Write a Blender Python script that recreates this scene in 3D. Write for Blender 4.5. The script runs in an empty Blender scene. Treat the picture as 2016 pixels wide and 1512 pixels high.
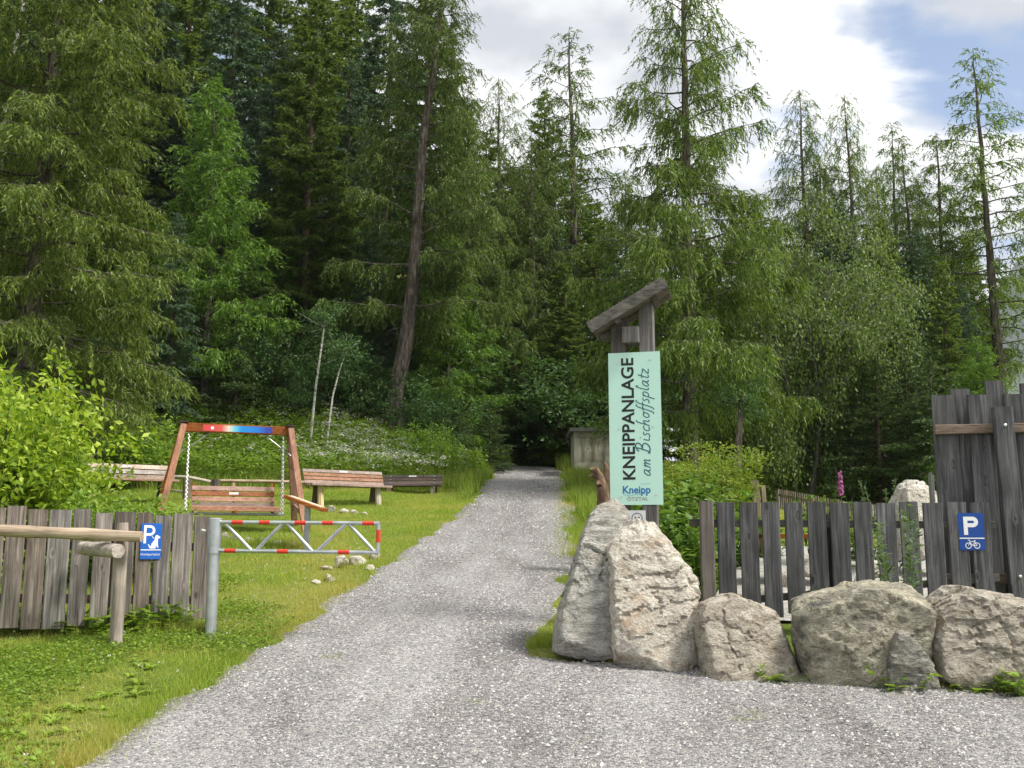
import bpy, bmesh, math, random
import numpy as np
from mathutils import Vector, Matrix, Euler

# ------------------------------------------------------------------ camera, sky, sun, exposure
scene = bpy.context.scene
COL = scene.collection
F, CX, CY = 2000.0, 1008.0, 756.0
PITCH = math.radians(9.06)
CAMZ = 1.5
cam_d = bpy.data.cameras.new("camera")
cam_d.sensor_width = 36.0
cam_d.lens = 36.0 * F / 2016.0
cam_d.clip_end = 8000
cam = bpy.data.objects.new("camera", cam_d)
COL.objects.link(cam)
cam.location = (0, 0, CAMZ)
cam.rotation_euler = (math.radians(90) + PITCH, 0, 0)
scene.camera = cam

SUN_EL, SUN_AZ = math.radians(52), math.radians(112)      # azimuth clockwise from +Y (view direction)
world = bpy.data.worlds.new("World")
scene.world = world
world.use_nodes = True
wn, wl = world.node_tree.nodes, world.node_tree.links
wn.clear()
def N(nodes, typ, **kw):
    n = nodes.new(typ)
    for k, v in kw.items():
        if k.startswith("i_"):
            key = k[2:]
            key = int(key) if key.isdigit() else key
            n.inputs[key].default_value = v
        else:
            setattr(n, k, v)
    return n
out = N(wn, 'ShaderNodeOutputWorld')
bg = N(wn, 'ShaderNodeBackground'); bg.inputs[1].default_value = 0.105
sky = N(wn, 'ShaderNodeTexSky'); sky.sky_type = 'NISHITA'; sky.sun_disc = False
sky.sun_elevation = SUN_EL; sky.sun_rotation = SUN_AZ; sky.altitude = 1200; sky.ozone_density = 2.0; sky.air_density = 1.0; sky.dust_density = 0.6
tc = N(wn, 'ShaderNodeTexCoord')
sep = N(wn, 'ShaderNodeSeparateXYZ'); wl.new(tc.outputs['Generated'], sep.inputs[0])
addz = N(wn, 'ShaderNodeMath', operation='ADD'); addz.inputs[1].default_value = 0.22; wl.new(sep.outputs[2], addz.inputs[0])
mx = N(wn, 'ShaderNodeMath', operation='MAXIMUM'); mx.inputs[1].default_value = 0.05; wl.new(addz.outputs[0], mx.inputs[0])
dx = N(wn, 'ShaderNodeMath', operation='DIVIDE'); wl.new(sep.outputs[0], dx.inputs[0]); wl.new(mx.outputs[0], dx.inputs[1])
dy = N(wn, 'ShaderNodeMath', operation='DIVIDE'); wl.new(sep.outputs[1], dy.inputs[0]); wl.new(mx.outputs[0], dy.inputs[1])
cmb = N(wn, 'ShaderNodeCombineXYZ'); wl.new(dx.outputs[0], cmb.inputs[0]); wl.new(dy.outputs[0], cmb.inputs[1])
cmb.inputs[2].default_value = 9.3
n1 = N(wn, 'ShaderNodeTexNoise'); n1.inputs['Scale'].default_value = 2.3; n1.inputs['Detail'].default_value = 7; n1.inputs['Roughness'].default_value = 0.52; n1.inputs['Distortion'].default_value = 0.35
wl.new(cmb.outputs[0], n1.inputs['Vector'])
r1 = N(wn, 'ShaderNodeValToRGB'); r1.color_ramp.elements[0].position = 0.315; r1.color_ramp.elements[1].position = 0.44
r1.color_ramp.interpolation = 'EASE'
wl.new(n1.outputs[0], r1.inputs[0])
n2 = N(wn, 'ShaderNodeTexNoise'); n2.inputs['Scale'].default_value = 3.4; n2.inputs['Detail'].default_value = 5; n2.inputs['Roughness'].default_value = 0.5
cmb2 = N(wn, 'ShaderNodeVectorMath', operation='ADD'); cmb2.inputs[1].default_value = (4.1, 1.3, 2.2); wl.new(cmb.outputs[0], cmb2.inputs[0])
wl.new(cmb2.outputs[0], n2.inputs['Vector'])
r2 = N(wn, 'ShaderNodeValToRGB')
r2.color_ramp.elements[0].position = 0.40; r2.color_ramp.elements[0].color = (3.3, 3.42, 3.7, 1)
r2.color_ramp.elements[1].position = 0.66; r2.color_ramp.elements[1].color = (8.2, 8.05, 7.8, 1)
wl.new(n2.outputs[0], r2.inputs[0])
blue = N(wn, 'ShaderNodeMixRGB'); blue.blend_type = 'MULTIPLY'; blue.inputs[0].default_value = 1.0
blue.inputs[2].default_value = (1.0, 1.0, 1.0, 1)
wl.new(sky.outputs[0], blue.inputs[1])
mixc = N(wn, 'ShaderNodeMixRGB'); wl.new(r1.outputs[0], mixc.inputs[0]); wl.new(blue.outputs[0], mixc.inputs[1]); wl.new(r2.outputs[0], mixc.inputs[2])
wl.new(mixc.outputs[0], bg.inputs[0]); wl.new(bg.outputs[0], out.inputs[0])

sun_d = bpy.data.lights.new("sun", 'SUN'); sun_d.energy = 3.5; sun_d.angle = math.radians(14); sun_d.color = (1.0, 0.95, 0.87)
sun = bpy.data.objects.new("sun", sun_d); COL.objects.link(sun)
sdir = Vector((math.sin(SUN_AZ) * math.cos(SUN_EL), math.cos(SUN_AZ) * math.cos(SUN_EL), math.sin(SUN_EL)))
sun.rotation_euler = (-sdir).to_track_quat('-Z', 'Y').to_euler(); sun.location = (20, -20, 40)

scene.view_settings.view_transform = 'Standard'; scene.view_settings.look = 'None'
scene.view_settings.gamma = 1.0; scene.view_settings.use_curve_mapping = False
scene.view_settings.exposure = 0.95
cy = scene.cycles
cy.max_bounces = 6; cy.diffuse_bounces = 3; cy.glossy_bounces = 2; cy.transmission_bounces = 4; cy.transparent_max_bounces = 4; cy.volume_bounces = 0
cy.caustics_reflective = False; cy.caustics_refractive = False
cy.use_denoising = True

# ------------------------------------------------------------------ numeric helpers
RNG = np.random.default_rng(7)
random.seed(7)
cp, sp = math.cos(PITCH), math.sin(PITCH)

def P(u, v, Y):
    """world point seen at photo pixel (u, v) when it stands at distance Y in front of the camera"""
    a, b = (u - CX) / F, (CY - v) / F
    d = np.array([a, cp - b * sp, sp + b * cp])
    return np.array([0, 0, CAMZ]) + d * (Y / d[1])

def hash3(ix, iy, iz):
    h = (ix * 374761393 + iy * 668265263 + iz * 2147483647 + 1013904223) & 0xFFFFFFFF
    h = ((h ^ (h >> 13)) * 1274126177) & 0xFFFFFFFF
    h = ((h ^ (h >> 16)) * 2246822519) & 0xFFFFFFFF
    return ((h ^ (h >> 15)) & 0xFFFFFF) / 0xFFFFFF

def vnoise(p):
    """value noise in [-1, 1] for an (n, 3) array"""
    p = np.asarray(p, float)
    i = np.floor(p).astype(np.int64); f = p - i
    f = f * f * (3 - 2 * f)
    r = 0
    for a in (0, 1):
        for b in (0, 1):
            for c in (0, 1):
                w = (f[:, 0] if a else 1 - f[:, 0]) * (f[:, 1] if b else 1 - f[:, 1]) * (f[:, 2] if c else 1 - f[:, 2])
                r = r + w * hash3(i[:, 0] + a, i[:, 1] + b, i[:, 2] + c)
    return r * 2 - 1

def fbm(p, oct=4, gain=0.5):
    r, a = 0, 1.0
    p = np.asarray(p, float)
    for k in range(oct):
        r = r + a * vnoise(p + 17.3 * k); p = p * 2.03; a *= gain
    return r

def sstep(a, b, x):
    t = np.clip((np.asarray(x, float) - a) / (b - a), 0, 1)
    return t * t * (3 - 2 * t)

KY = np.array([-2000, -40, -10, 0, 3.5, 6, 8.8, 9.6, 16.5, 21, 27, 32, 36, 42, 60, 120, 4000])
KZ = np.array([-8, -0.8, -0.1, 0, 0.05, .19, .55, .66, 1.65, 2.33, 3.24, 3.95, 4.25, 4.5, 5.2, 7, 7])
_ty = np.concatenate([[-2000, -40], np.arange(-30, 130, .1), [4000]])
_tz = np.interp(_ty, KY, KZ)
_k = np.hanning(21); _k /= _k.sum()
_tz[2:-1] = np.convolve(np.pad(_tz[2:-1], 10, mode='edge'), _k, mode='valid')

def terrain(x, y):
    x = np.asarray(x, float); y = np.asarray(y, float)
    z = np.interp(y, _ty, _tz)
    left = sstep(1.0, 6.0, -x)
    z = z + 0.035 * np.clip(-x - 2.2, 0, 12) * sstep(4, 9, y)
    z = z + left * (2.0 * sstep(23.5, 31.5, y) + 0.36 * np.clip(y - 31, 0, 90))
    z = z - 0.5 * sstep(3.0, 7.0, x) * sstep(11, 26, y)
    z = z + 0.02 * fbm(np.stack([x * .5, y * .5, 0 * x], -1).reshape(-1, 3), 2).reshape(x.shape) * sstep(9, 13, y)
    return z

def T(x, y):
    return float(terrain(np.array([x]), np.array([y]))[0])

def G(u, v):
    """ground point on the terrain under photo pixel (u, v)"""
    ys = np.arange(2.0, 80.0, .02)
    a, b = (u - CX) / F, (CY - v) / F
    d = np.array([a, cp - b * sp, sp + b * cp])
    k = ys / d[1]
    zz = CAMZ + d[2] * k
    t = terrain(a * k, ys)
    hit = np.nonzero(zz <= t)[0]
    i = hit[0] if len(hit) else len(ys) - 1
    return np.array([a * k[i], ys[i], t[i]])

# ------------------------------------------------------------------ object helpers
def tag(o, label=None, cat=None, group=None, kind=None):
    if label: o['label'] = label
    if cat: o['category'] = cat
    if group: o['group'] = group
    if kind: o['kind'] = kind
    return o

def thing(name, label, cat, loc, group=None):
    o = bpy.data.objects.new(name, None)
    o.empty_display_size = 0.1
    COL.objects.link(o)
    o.location = Vector([float(c) for c in loc])
    return tag(o, label, cat, group)

class MB:
    """collects shapes given in world coordinates and links them as one mesh object"""
    def __init__(s): s.v = []; s.f = []; s.n = 0
    def add(s, v, f):
        v = np.asarray(v, float).reshape(-1, 3)
        s.v.append(v); s.f.extend([tuple(int(i) + s.n for i in q) for q in f]); s.n += len(v)
        return s
    def box(s, c, ax, ay, az, taper=1.0):
        """centre and three half-extent vectors"""
        c, ax, ay, az = [np.asarray(q, float) for q in (c, ax, ay, az)]
        v = []
        for sz in (-1, 1):
            k = taper if sz > 0 else 1.0
            for sx, sy in ((-1, -1), (1, -1), (1, 1), (-1, 1)):
                v.append(c + ax * sx * k + ay * sy * k + az * sz)
        return s.add(v, [(3, 2, 1, 0), (4, 5, 6, 7), (0, 1, 5, 4), (1, 2, 6, 5), (2, 3, 7, 6), (3, 0, 4, 7)])
    def bevbox(s, c, ax, ay, az, b=0.004):
        """box with its long edges (along az) chamfered"""
        c, ax, ay, az = [np.asarray(q, float) for q in (c, ax, ay, az)]
        lx, ly = np.linalg.norm(ax), np.linalg.norm(ay)
        bx, by = 1 - b / lx, 1 - b / ly
        ring = [(-1, -by), (-bx, -1), (bx, -1), (1, -by), (1, by), (bx, 1), (-bx, 1), (-1, by)]
        v = [c + ax * q[0] + ay * q[1] + az * sz for sz in (-1, 1) for q in ring]
        f = [tuple(range(7, -1, -1)), tuple(range(8, 16))] + [(i, (i + 1) % 8, (i + 1) % 8 + 8, i + 8) for i in range(8)]
        return s.add(v, f)
    def tube(s, pts, rad, sides=8, cap=True, wob=0.0, seed=0):
        pts = np.asarray(pts, float); n = len(pts)
        rad = np.broadcast_to(np.asarray(rad, float), (n,))
        tan = np.gradient(pts, axis=0); tan /= np.linalg.norm(tan, axis=1, keepdims=True) + 1e-9
        ref = np.array([0, 0, 1.0]) if abs(tan[0][2]) < .9 else np.array([1.0, 0, 0])
        a = np.cross(tan, ref); a /= np.linalg.norm(a, axis=1, keepdims=True) + 1e-9
        b = np.cross(tan, a)
        th = np.arange(sides) / sides * 2 * np.pi
        rr = rad[:, None] * np.ones(sides)
        if wob:
            rr = rr * (1 + wob * np.random.default_rng(seed).normal(size=(n, sides)))
        v = pts[:, None, :] + rr[..., None] * (np.cos(th)[None, :, None] * a[:, None, :] + np.sin(th)[None, :, None] * b[:, None, :])
        f = []
        for i in range(n - 1):
            for j in range(sides):
                k = (j + 1) % sides
                f.append((i * sides + j, (i + 1) * sides + j, (i + 1) * sides + k, i * sides + k))
        if cap:
            f.append(tuple(range(sides)))
            f.append(tuple(range((n - 1) * sides + sides - 1, (n - 1) * sides - 1, -1)))
        return s.add(v.reshape(-1, 3), f)
    def prism(s, poly, o, ex, ey, d):
        """polygon (a, b) in the frame o, ex, ey, thickened by vector d"""
        o, ex, ey, d = [np.asarray(q, float) for q in (o, ex, ey, d)]
        n = len(poly)
        v = [o + ex * a + ey * b for a, b in poly] + [o + ex * a + ey * b + d for a, b in poly]
        return s.add(v, [tuple(range(n)), tuple(range(2 * n - 1, n - 1, -1))] + [(i, i + n, (i + 1) % n + n, (i + 1) % n) for i in range(n)])
    def build(s, name, mat, parent=None, smooth=False, origin=None):
        v = np.concatenate(s.v) if s.v else np.zeros((0, 3))
        off = np.zeros(3)
        if parent is not None:
            q = parent
            while q is not None:
                off = off + np.array(q.location); q = q.parent
        org = np.zeros(3)
        if origin is not None: org = np.asarray(origin, float) - off
        me = bpy.data.meshes.new(name)
        me.from_pydata((v - off - org).tolist(), [], s.f)
        me.validate()
        me.materials.append(mat)
        ob = bpy.data.objects.new(name, me)
        COL.objects.link(ob)
        ob.location = Vector([float(c) for c in org])
        if parent is not None: ob.parent = parent
        # faces outward
        bm = bmesh.new(); bm.from_mesh(me); bmesh.ops.recalc_face_normals(bm, faces=bm.faces); bm.to_mesh(me); bm.free()
        if smooth: me.shade_smooth(); me.set_sharp_from_angle(angle=math.radians(48))
        return ob

def fast_mesh(name, v, tris, mat, smooth=False):
    """mesh from numpy arrays, triangles or quads only"""
    v = np.asarray(v, np.float32); tris = np.asarray(tris, np.int32)
    k = tris.shape[1]
    me = bpy.data.meshes.new(name)
    me.vertices.add(len(v)); me.vertices.foreach_set('co', v.ravel())
    me.loops.add(tris.size); me.loops.foreach_set('vertex_index', tris.ravel())
    me.polygons.add(len(tris))
    me.polygons.foreach_set('loop_start', np.arange(0, tris.size, k, dtype=np.int32))
    me.update(calc_edges=True)
    if smooth: me.shade_smooth()
    me.materials.append(mat)
    return me

def link_mesh(name, me, parent=None, loc=None):
    o = bpy.data.objects.new(name, me); COL.objects.link(o)
    if parent is not None: o.parent = parent
    if loc is not None: o.location = loc
    return o

def copy_tree(root):
    r = root.copy(); COL.objects.link(r)
    for ch in root.children:
        c = ch.copy(); COL.objects.link(c); c.parent = r
        for g in ch.children:
            d = g.copy(); COL.objects.link(d); d.parent = c
    return r

def unit(v):
    v = np.asarray(v, float)
    return v / (np.linalg.norm(v, axis=-1, keepdims=True) + 1e-9)

# ------------------------------------------------------------------ materials
def newmat(name):
    m = bpy.data.materials.new(name); m.use_nodes = True
    nt = m.node_tree; nt.nodes.clear()
    o = nt.nodes.new('ShaderNodeOutputMaterial')
    b = nt.nodes.new('ShaderNodeBsdfPrincipled')
    nt.links.new(b.outputs[0], o.inputs[0])
    return m, nt.nodes, nt.links, b, o

def ramp(nodes, cols, pos=None, interp='LINEAR'):
    r = nodes.new('ShaderNodeValToRGB'); cr = r.color_ramp; cr.interpolation = interp
    n = len(cols)
    pos = pos or [i / (n - 1) for i in range(n)]
    while len(cr.elements) < n: cr.elements.new(0.5)
    for e, c, p in zip(cr.elements, cols, pos):
        e.position = p; e.color = (*c, 1) if len(c) == 3 else c
    return r

def plain(name, col, rough=0.5, metal=0.0, var=0.12, scale=18, bump=0.0, spec=0.4):
    m, n, l, b, o = newmat(name)
    t = n.new('ShaderNodeTexCoord'); nz = n.new('ShaderNodeTexNoise'); nz.inputs['Scale'].default_value = scale; nz.inputs['Detail'].default_value = 5
    l.new(t.outputs['Object'], nz.inputs['Vector'])
    c = np.array(col)
    r = ramp(n, [tuple(np.clip(c * (1 - var), 0, 1)), tuple(np.clip(c * (1 + var), 0, 1))], [.3, .7])
    l.new(nz.outputs[0], r.inputs[0]); l.new(r.outputs[0], b.inputs['Base Color'])
    b.inputs['Roughness'].default_value = rough; b.inputs['Metallic'].default_value = metal
    b.inputs['Specular IOR Level'].default_value = spec
    if bump:
        bp = n.new('ShaderNodeBump'); bp.inputs['Strength'].default_value = bump; bp.inputs['Distance'].default_value = .01
        l.new(nz.outputs[0], bp.inputs['Height']); l.new(bp.outputs[0], b.inputs['Normal'])
    return m

def wood(name, cols, axis=2, grain=1.0, rough=0.8, knots=True, bump=0.5, spec=.25):
    """weathered timber; grain runs along the given object axis"""
    m, n, l, b, o = newmat(name)
    t = n.new('ShaderNodeTexCoord'); oi = n.new('ShaderNodeObjectInfo')
    sc = n.new('ShaderNodeVectorMath'); sc.operation = 'SCALE'; sc.inputs['Scale'].default_value = 37.0
    cb = n.new('ShaderNodeCombineXYZ')
    for k in range(3): l.new(oi.outputs['Random'], cb.inputs[k])
    l.new(cb.outputs[0], sc.inputs[0])
    ad = n.new('ShaderNodeVectorMath'); ad.operation = 'ADD'
    l.new(t.outputs['Object'], ad.inputs[0]); l.new(sc.outputs[0], ad.inputs[1])
    mp = n.new('ShaderNodeMapping'); s = [34 * grain] * 3; s[axis] = 1.6 * grain
    mp.inputs['Scale'].default_value = s
    l.new(ad.outputs[0], mp.inputs['Vector'])
    # knots bend the grain
    mk = n.new('ShaderNodeMapping'); s2 = [7.0] * 3; s2[axis] = 3.0; mk.inputs['Scale'].default_value = s2
    l.new(ad.outputs[0], mk.inputs['Vector'])
    vo = n.new('ShaderNodeTexVoronoi'); vo.inputs['Scale'].default_value = 1.0; l.new(mk.outputs[0], vo.inputs['Vector'])
    kn = ramp(n, [(1, 1, 1), (0, 0, 0)], [0.03, 0.22]); l.new(vo.outputs['Distance'], kn.inputs[0])
    kadd = n.new('ShaderNodeVectorMath'); kadd.operation = 'MULTIPLY_ADD'
    l.new(kn.outputs[0], kadd.inputs[0]); kadd.inputs[1].default_value = (1.2, 1.2, 1.2) if knots else (0, 0, 0)
    l.new(mp.outputs[0], kadd.inputs[2])
    nz = n.new('ShaderNodeTexNoise'); nz.inputs['Scale'].default_value = 1.0; nz.inputs['Detail'].default_value = 6; nz.inputs['Roughness'].default_value = .65; nz.inputs['Distortion'].default_value = .6
    l.new(kadd.outputs[0], nz.inputs['Vector'])
    r = ramp(n, cols, None); 
    for e, p in zip(r.color_ramp.elements, np.linspace(.3, .7, len(cols))): e.position = p
    l.new(nz.outputs[0], r.inputs[0])
    # large stains + tone of each board
    n2 = n.new('ShaderNodeTexNoise'); n2.inputs['Scale'].default_value = 2.6; n2.inputs['Detail'].default_value = 3; l.new(ad.outputs[0], n2.inputs['Vector'])
    mr = n.new('ShaderNodeMapRange'); mr.inputs[1].default_value = .3; mr.inputs[2].default_value = .7; mr.inputs[3].default_value = .68; mr.inputs[4].default_value = 1.2
    l.new(n2.outputs[0], mr.inputs[0])
    mo = n.new('ShaderNodeMapRange'); mo.inputs[3].default_value = .68; mo.inputs[4].default_value = 1.3; l.new(oi.outputs['Random'], mo.inputs[0])
    mm = n.new('ShaderNodeMath'); mm.operation = 'MULTIPLY'; l.new(mr.outputs[0], mm.inputs[0]); l.new(mo.outputs[0], mm.inputs[1])
    ml = n.new('ShaderNodeMixRGB'); ml.blend_type = 'MULTIPLY'; ml.inputs[0].default_value = 1; l.new(r.outputs[0], ml.inputs[1]); l.new(mm.outputs[0], ml.inputs[2])
    mk2 = n.new('ShaderNodeMixRGB'); mk2.inputs[2].default_value = (*[c * .35 for c in cols[0]], 1)
    kf = n.new('ShaderNodeMath'); kf.operation = 'MULTIPLY'; kf.inputs[1].default_value = .75 if knots else 0; 
    kr = ramp(n, [(1, 1, 1), (0, 0, 0)], [0.03, 0.13]); l.new(vo.outputs['Distance'], kr.inputs[0]); l.new(kr.outputs[0], kf.inputs[0])
    l.new(kf.outputs[0], mk2.inputs[0]); l.new(ml.outputs[0], mk2.inputs[1])
    hsv = n.new('ShaderNodeHueSaturation'); ms = n.new('ShaderNodeMapRange'); ms.inputs[3].default_value = .55; ms.inputs[4].default_value = 1.5
    rm = n.new('ShaderNodeMath'); rm.operation = 'FRACT'; rx = n.new('ShaderNodeMath'); rx.operation = 'MULTIPLY'; rx.inputs[1].default_value = 7.31; l.new(oi.outputs['Random'], rx.inputs[0]); l.new(rx.outputs[0], rm.inputs[0])
    l.new(rm.outputs[0], ms.inputs[0]); l.new(ms.outputs[0], hsv.inputs['Saturation']); l.new(mk2.outputs[0], hsv.inputs['Color'])
    l.new(hsv.outputs[0], b.inputs['Base Color'])
    b.inputs['Roughness'].default_value = rough; b.inputs['Specular IOR Level'].default_value = spec
    bp = n.new('ShaderNodeBump'); bp.inputs['Strength'].default_value = bump; bp.inputs['Distance'].default_value = .006
    l.new(nz.outputs[0], bp.inputs['Height']); l.new(bp.outputs[0], b.inputs['Normal'])
    return m

def leafmat(name, cols, trans=0.35, rough=0.5, tcol=None, spec=.3, patch=None, pstretch=(1, 1, 1)):
    """foliage: each leaf its own tone out of the ramp, light passes through"""
    m, n, l, b, o = newmat(name)
    g = n.new('ShaderNodeNewGeometry'); oi = n.new('ShaderNodeObjectInfo')
    r = ramp(n, cols); l.new(g.outputs['Random Per Island'], r.inputs[0])
    hs = n.new('ShaderNodeHueSaturation')
    mr = n.new('ShaderNodeMapRange'); mr.inputs[3].default_value = .82; mr.inputs[4].default_value = 1.18; l.new(oi.outputs['Random'], mr.inputs[0])
    l.new(mr.outputs[0], hs.inputs['Value'])
    csrc = r.outputs[0]
    if patch:
        pc, psc, plo, phi = patch
        tc_ = n.new('ShaderNodeTexCoord'); pn = n.new('ShaderNodeTexNoise'); pn.inputs['Scale'].default_value = psc; pn.inputs['Detail'].default_value = 4; pn.inputs['Roughness'].default_value = .6
        pmap = n.new('ShaderNodeMapping'); pmap.inputs['Scale'].default_value = pstretch; l.new(tc_.outputs['Object'], pmap.inputs['Vector']); l.new(pmap.outputs[0], pn.inputs['Vector']); pr = ramp(n, [(0, 0, 0), (.85, .85, .85)], [plo, phi]); l.new(pn.outputs[0], pr.inputs[0])
        pm = n.new('ShaderNodeMixRGB'); pm.inputs[2].default_value = (*pc, 1); l.new(pr.outputs[0], pm.inputs[0]); l.new(csrc, pm.inputs[1]); csrc = pm.outputs[0]
    l.new(csrc, hs.inputs['Color'])
    l.new(hs.outputs[0], b.inputs['Base Color'])
    b.inputs['Roughness'].default_value = rough; b.inputs['Specular IOR Level'].default_value = spec
    tr = n.new('ShaderNodeBsdfTranslucent')
    tm = n.new('ShaderNodeMixRGB'); tm.blend_type = 'MULTIPLY'; tm.inputs[0].default_value = 1; tm.inputs[2].default_value = (*(tcol or (1.35, 1.35, .7)), 1)
    l.new(hs.outputs[0], tm.inputs[1]); l.new(tm.outputs[0], tr.inputs[0])
    mx = n.new('ShaderNodeMixShader'); mx.inputs[0].default_value = trans
    l.new(b.outputs[0], mx.inputs[1]); l.new(tr.outputs[0], mx.inputs[2]); l.new(mx.outputs[0], o.inputs[0])
    return m

def rockmat(name, light, mid, dark, stain=(.30, .17, .07), stain_amt=.5, seed=0.0, streak=(1, 1, 1)):
    m, n, l, b, o = newmat(name)
    t = n.new('ShaderNodeTexCoord')
    mp = n.new('ShaderNodeMapping'); mp.inputs['Location'].default_value = (seed, seed * 1.7, seed * .6); mp.inputs['Scale'].default_value = streak
    mp.inputs['Rotation'].default_value = (.3, .5, .2)
    l.new(t.outputs['Object'], mp.inputs['Vector'])
    a = n.new('ShaderNodeTexNoise'); a.inputs['Scale'].default_value = 5; a.inputs['Detail'].default_value = 8; a.inputs['Roughness'].default_value = .68; a.inputs['Distortion'].default_value = .8
    l.new(mp.outputs[0], a.inputs['Vector'])
    g2 = n.new('ShaderNodeTexNoise'); g2.inputs['Scale'].default_value = 19; g2.inputs['Detail'].default_value = 7; g2.inputs['Roughness'].default_value = .72; g2.inputs['Distortion'].default_value = 1.2
    l.new(mp.outputs[0], g2.inputs['Vector'])
    gm = n.new('ShaderNodeMath'); gm.operation = 'MULTIPLY_ADD'; gm.inputs[1].default_value = .42; l.new(g2.outputs[0], gm.inputs[0])
    gs = n.new('ShaderNodeMath'); gs.operation = 'MULTIPLY'; gs.inputs[1].default_value = .58; l.new(a.outputs[0], gs.inputs[0]); l.new(gs.outputs[0], gm.inputs[2])
    r = ramp(n, [dark, mid, light], [.36, .47, .58]); l.new(gm.outputs[0], r.inputs[0])
    f = n.new('ShaderNodeTexNoise'); f.inputs['Scale'].default_value = 55; f.inputs['Detail'].default_value = 5; f.inputs['Roughness'].default_value = .7
    l.new(mp.outputs[0], f.inputs['Vector'])
    fr = n.new('ShaderNodeMapRange'); fr.inputs[1].default_value = .3; fr.inputs[2].default_value = .7; fr.inputs[3].default_value = .58; fr.inputs[4].default_value = 1.38; l.new(f.outputs[0], fr.inputs[0])
    ml = n.new('ShaderNodeMixRGB'); ml.blend_type = 'MULTIPLY'; ml.inputs[0].default_value = 1; l.new(r.outputs[0], ml.inputs[1]); l.new(fr.outputs[0], ml.inputs[2])
    s = n.new('ShaderNodeTexNoise'); s.inputs['Scale'].default_value = 2.6; s.inputs['Detail'].default_value = 6; s.inputs['Roughness'].default_value = .65
    sv = n.new('ShaderNodeVectorMath'); sv.inputs[1].default_value = (7.7, 3.1, 5.5); l.new(mp.outputs[0], sv.inputs[0]); l.new(sv.outputs[0], s.inputs['Vector'])
    sr = ramp(n, [(0, 0, 0), (stain_amt,) * 3], [.52, .68]); l.new(s.outputs[0], sr.inputs[0])
    mi = n.new('ShaderNodeMixRGB'); l.new(sr.outputs[0], mi.inputs[0]); l.new(ml.outputs[0], mi.inputs[1]); mi.inputs[2].default_value = (*stain, 1)
    l.new(mi.outputs[0], b.inputs['Base Color'])
    b.inputs['Roughness'].default_value = .85; b.inputs['Specular IOR Level'].default_value = .25
    ad = n.new('ShaderNodeMath'); ad.operation = 'MULTIPLY_ADD'; l.new(f.outputs[0], ad.inputs[0]); ad.inputs[1].default_value = .22; l.new(gm.outputs[0], ad.inputs[2])
    bp = n.new('ShaderNodeBump'); bp.inputs['Strength'].default_value = 1.0; bp.inputs['Distance'].default_value = .07
    l.new(ad.outputs[0], bp.inputs['Height']); l.new(bp.outputs[0], b.inputs['Normal'])
    return m

def barkmat(name, cols, scale=(14, 14, 3), bump=.8):
    m, n, l, b, o = newmat(name)
    t = n.new('ShaderNodeTexCoord'); mp = n.new('ShaderNodeMapping'); mp.inputs['Scale'].default_value = scale
    l.new(t.outputs['Object'], mp.inputs['Vector'])
    a = n.new('ShaderNodeTexNoise'); a.inputs['Scale'].default_value = 1; a.inputs['Detail'].default_value = 6; a.inputs['Roughness'].default_value = .7
    l.new(mp.outputs[0], a.inputs['Vector'])
    r = ramp(n, cols); 
    for e, p in zip(r.color_ramp.elements, np.linspace(.34, .66, len(cols))): e.position = p
    l.new(a.outputs[0], r.inputs[0]); l.new(r.outputs[0], b.inputs['Base Color'])
    b.inputs['Roughness'].default_value = .9; b.inputs['Specular IOR Level'].default_value = .15
    bp = n.new('ShaderNodeBump'); bp.inputs['Strength'].default_value = bump; bp.inputs['Distance'].default_value = .03
    l.new(a.outputs[0], bp.inputs['Height']); l.new(bp.outputs[0], b.inputs['Normal'])
    return m

M = {}
M['fence_brown'] = wood('weathered_brown_grey_board', [(.042, .034, .029), (.16, .136, .117), (.33, .295, .26)])
M['fence_dark'] = wood('weathered_charcoal_board', [(.030, .030, .033), (.085, .085, .089), (.18, .178, .18)])
M['rail_dark'] = wood('weathered_charcoal_rail', [(.06, .055, .052), (.13, .118, .105), (.22, .20, .17)], axis=0)
M['rail_brown'] = wood('weathered_brown_rail', [(.07, .055, .045), (.15, .12, .10), (.24, .2, .16)], axis=0)
M['sign_wood'] = wood('weathered_grey_post', [(.07, .062, .058), (.15, .135, .125), (.25, .23, .21)])
M['roof_wood'] = wood('weathered_roof_board', [(.06, .052, .045), (.14, .122, .105), (.25, .225, .195)], axis=0)
M['log'] = wood('peeled_log', [(.19, .145, .105), (.36, .29, .22), (.52, .44, .35)], axis=0, grain=.8, bump=.7)
M['logpost'] = wood('peeled_log_upright', [(.13, .10, .075), (.27, .215, .165), (.40, .33, .26)], axis=2, grain=.8, bump=.7)
M['oiled'] = wood('oiled_red_brown_timber', [(.20, .085, .045), (.33, .15, .085), (.43, .22, .13)], axis=2, knots=False, rough=.55, bump=.2)
M['oiled_x'] = wood('oiled_red_brown_slat', [(.20, .09, .055), (.34, .165, .105), (.45, .24, .165)], axis=0, knots=False, rough=.55, bump=.2)
M['slat_pink'] = wood('faded_red_brown_slat', [(.22, .13, .10), (.36, .235, .185), (.48, .34, .28)], axis=0, knots=False, rough=.7, bump=.2)
M['slat_pale'] = wood('bleached_slat', [(.26, .20, .17), (.42, .34, .29), (.56, .47, .41)], axis=0, knots=False, rough=.75, bump=.2)
M['slat_dark'] = wood('dark_brown_slat', [(.06, .042, .036), (.105, .075, .066), (.16, .12, .10)], axis=0, knots=False, rough=.7, bump=.2)
M['leg_pale'] = wood('pale_split_log', [(.30, .24, .17), (.48, .40, .29), (.62, .54, .42)], axis=2, knots=False)
M['leg_dark'] = wood('dark_bark_leg', [(.07, .055, .04), (.13, .10, .075), (.2, .165, .13)], axis=2, knots=False)
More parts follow.
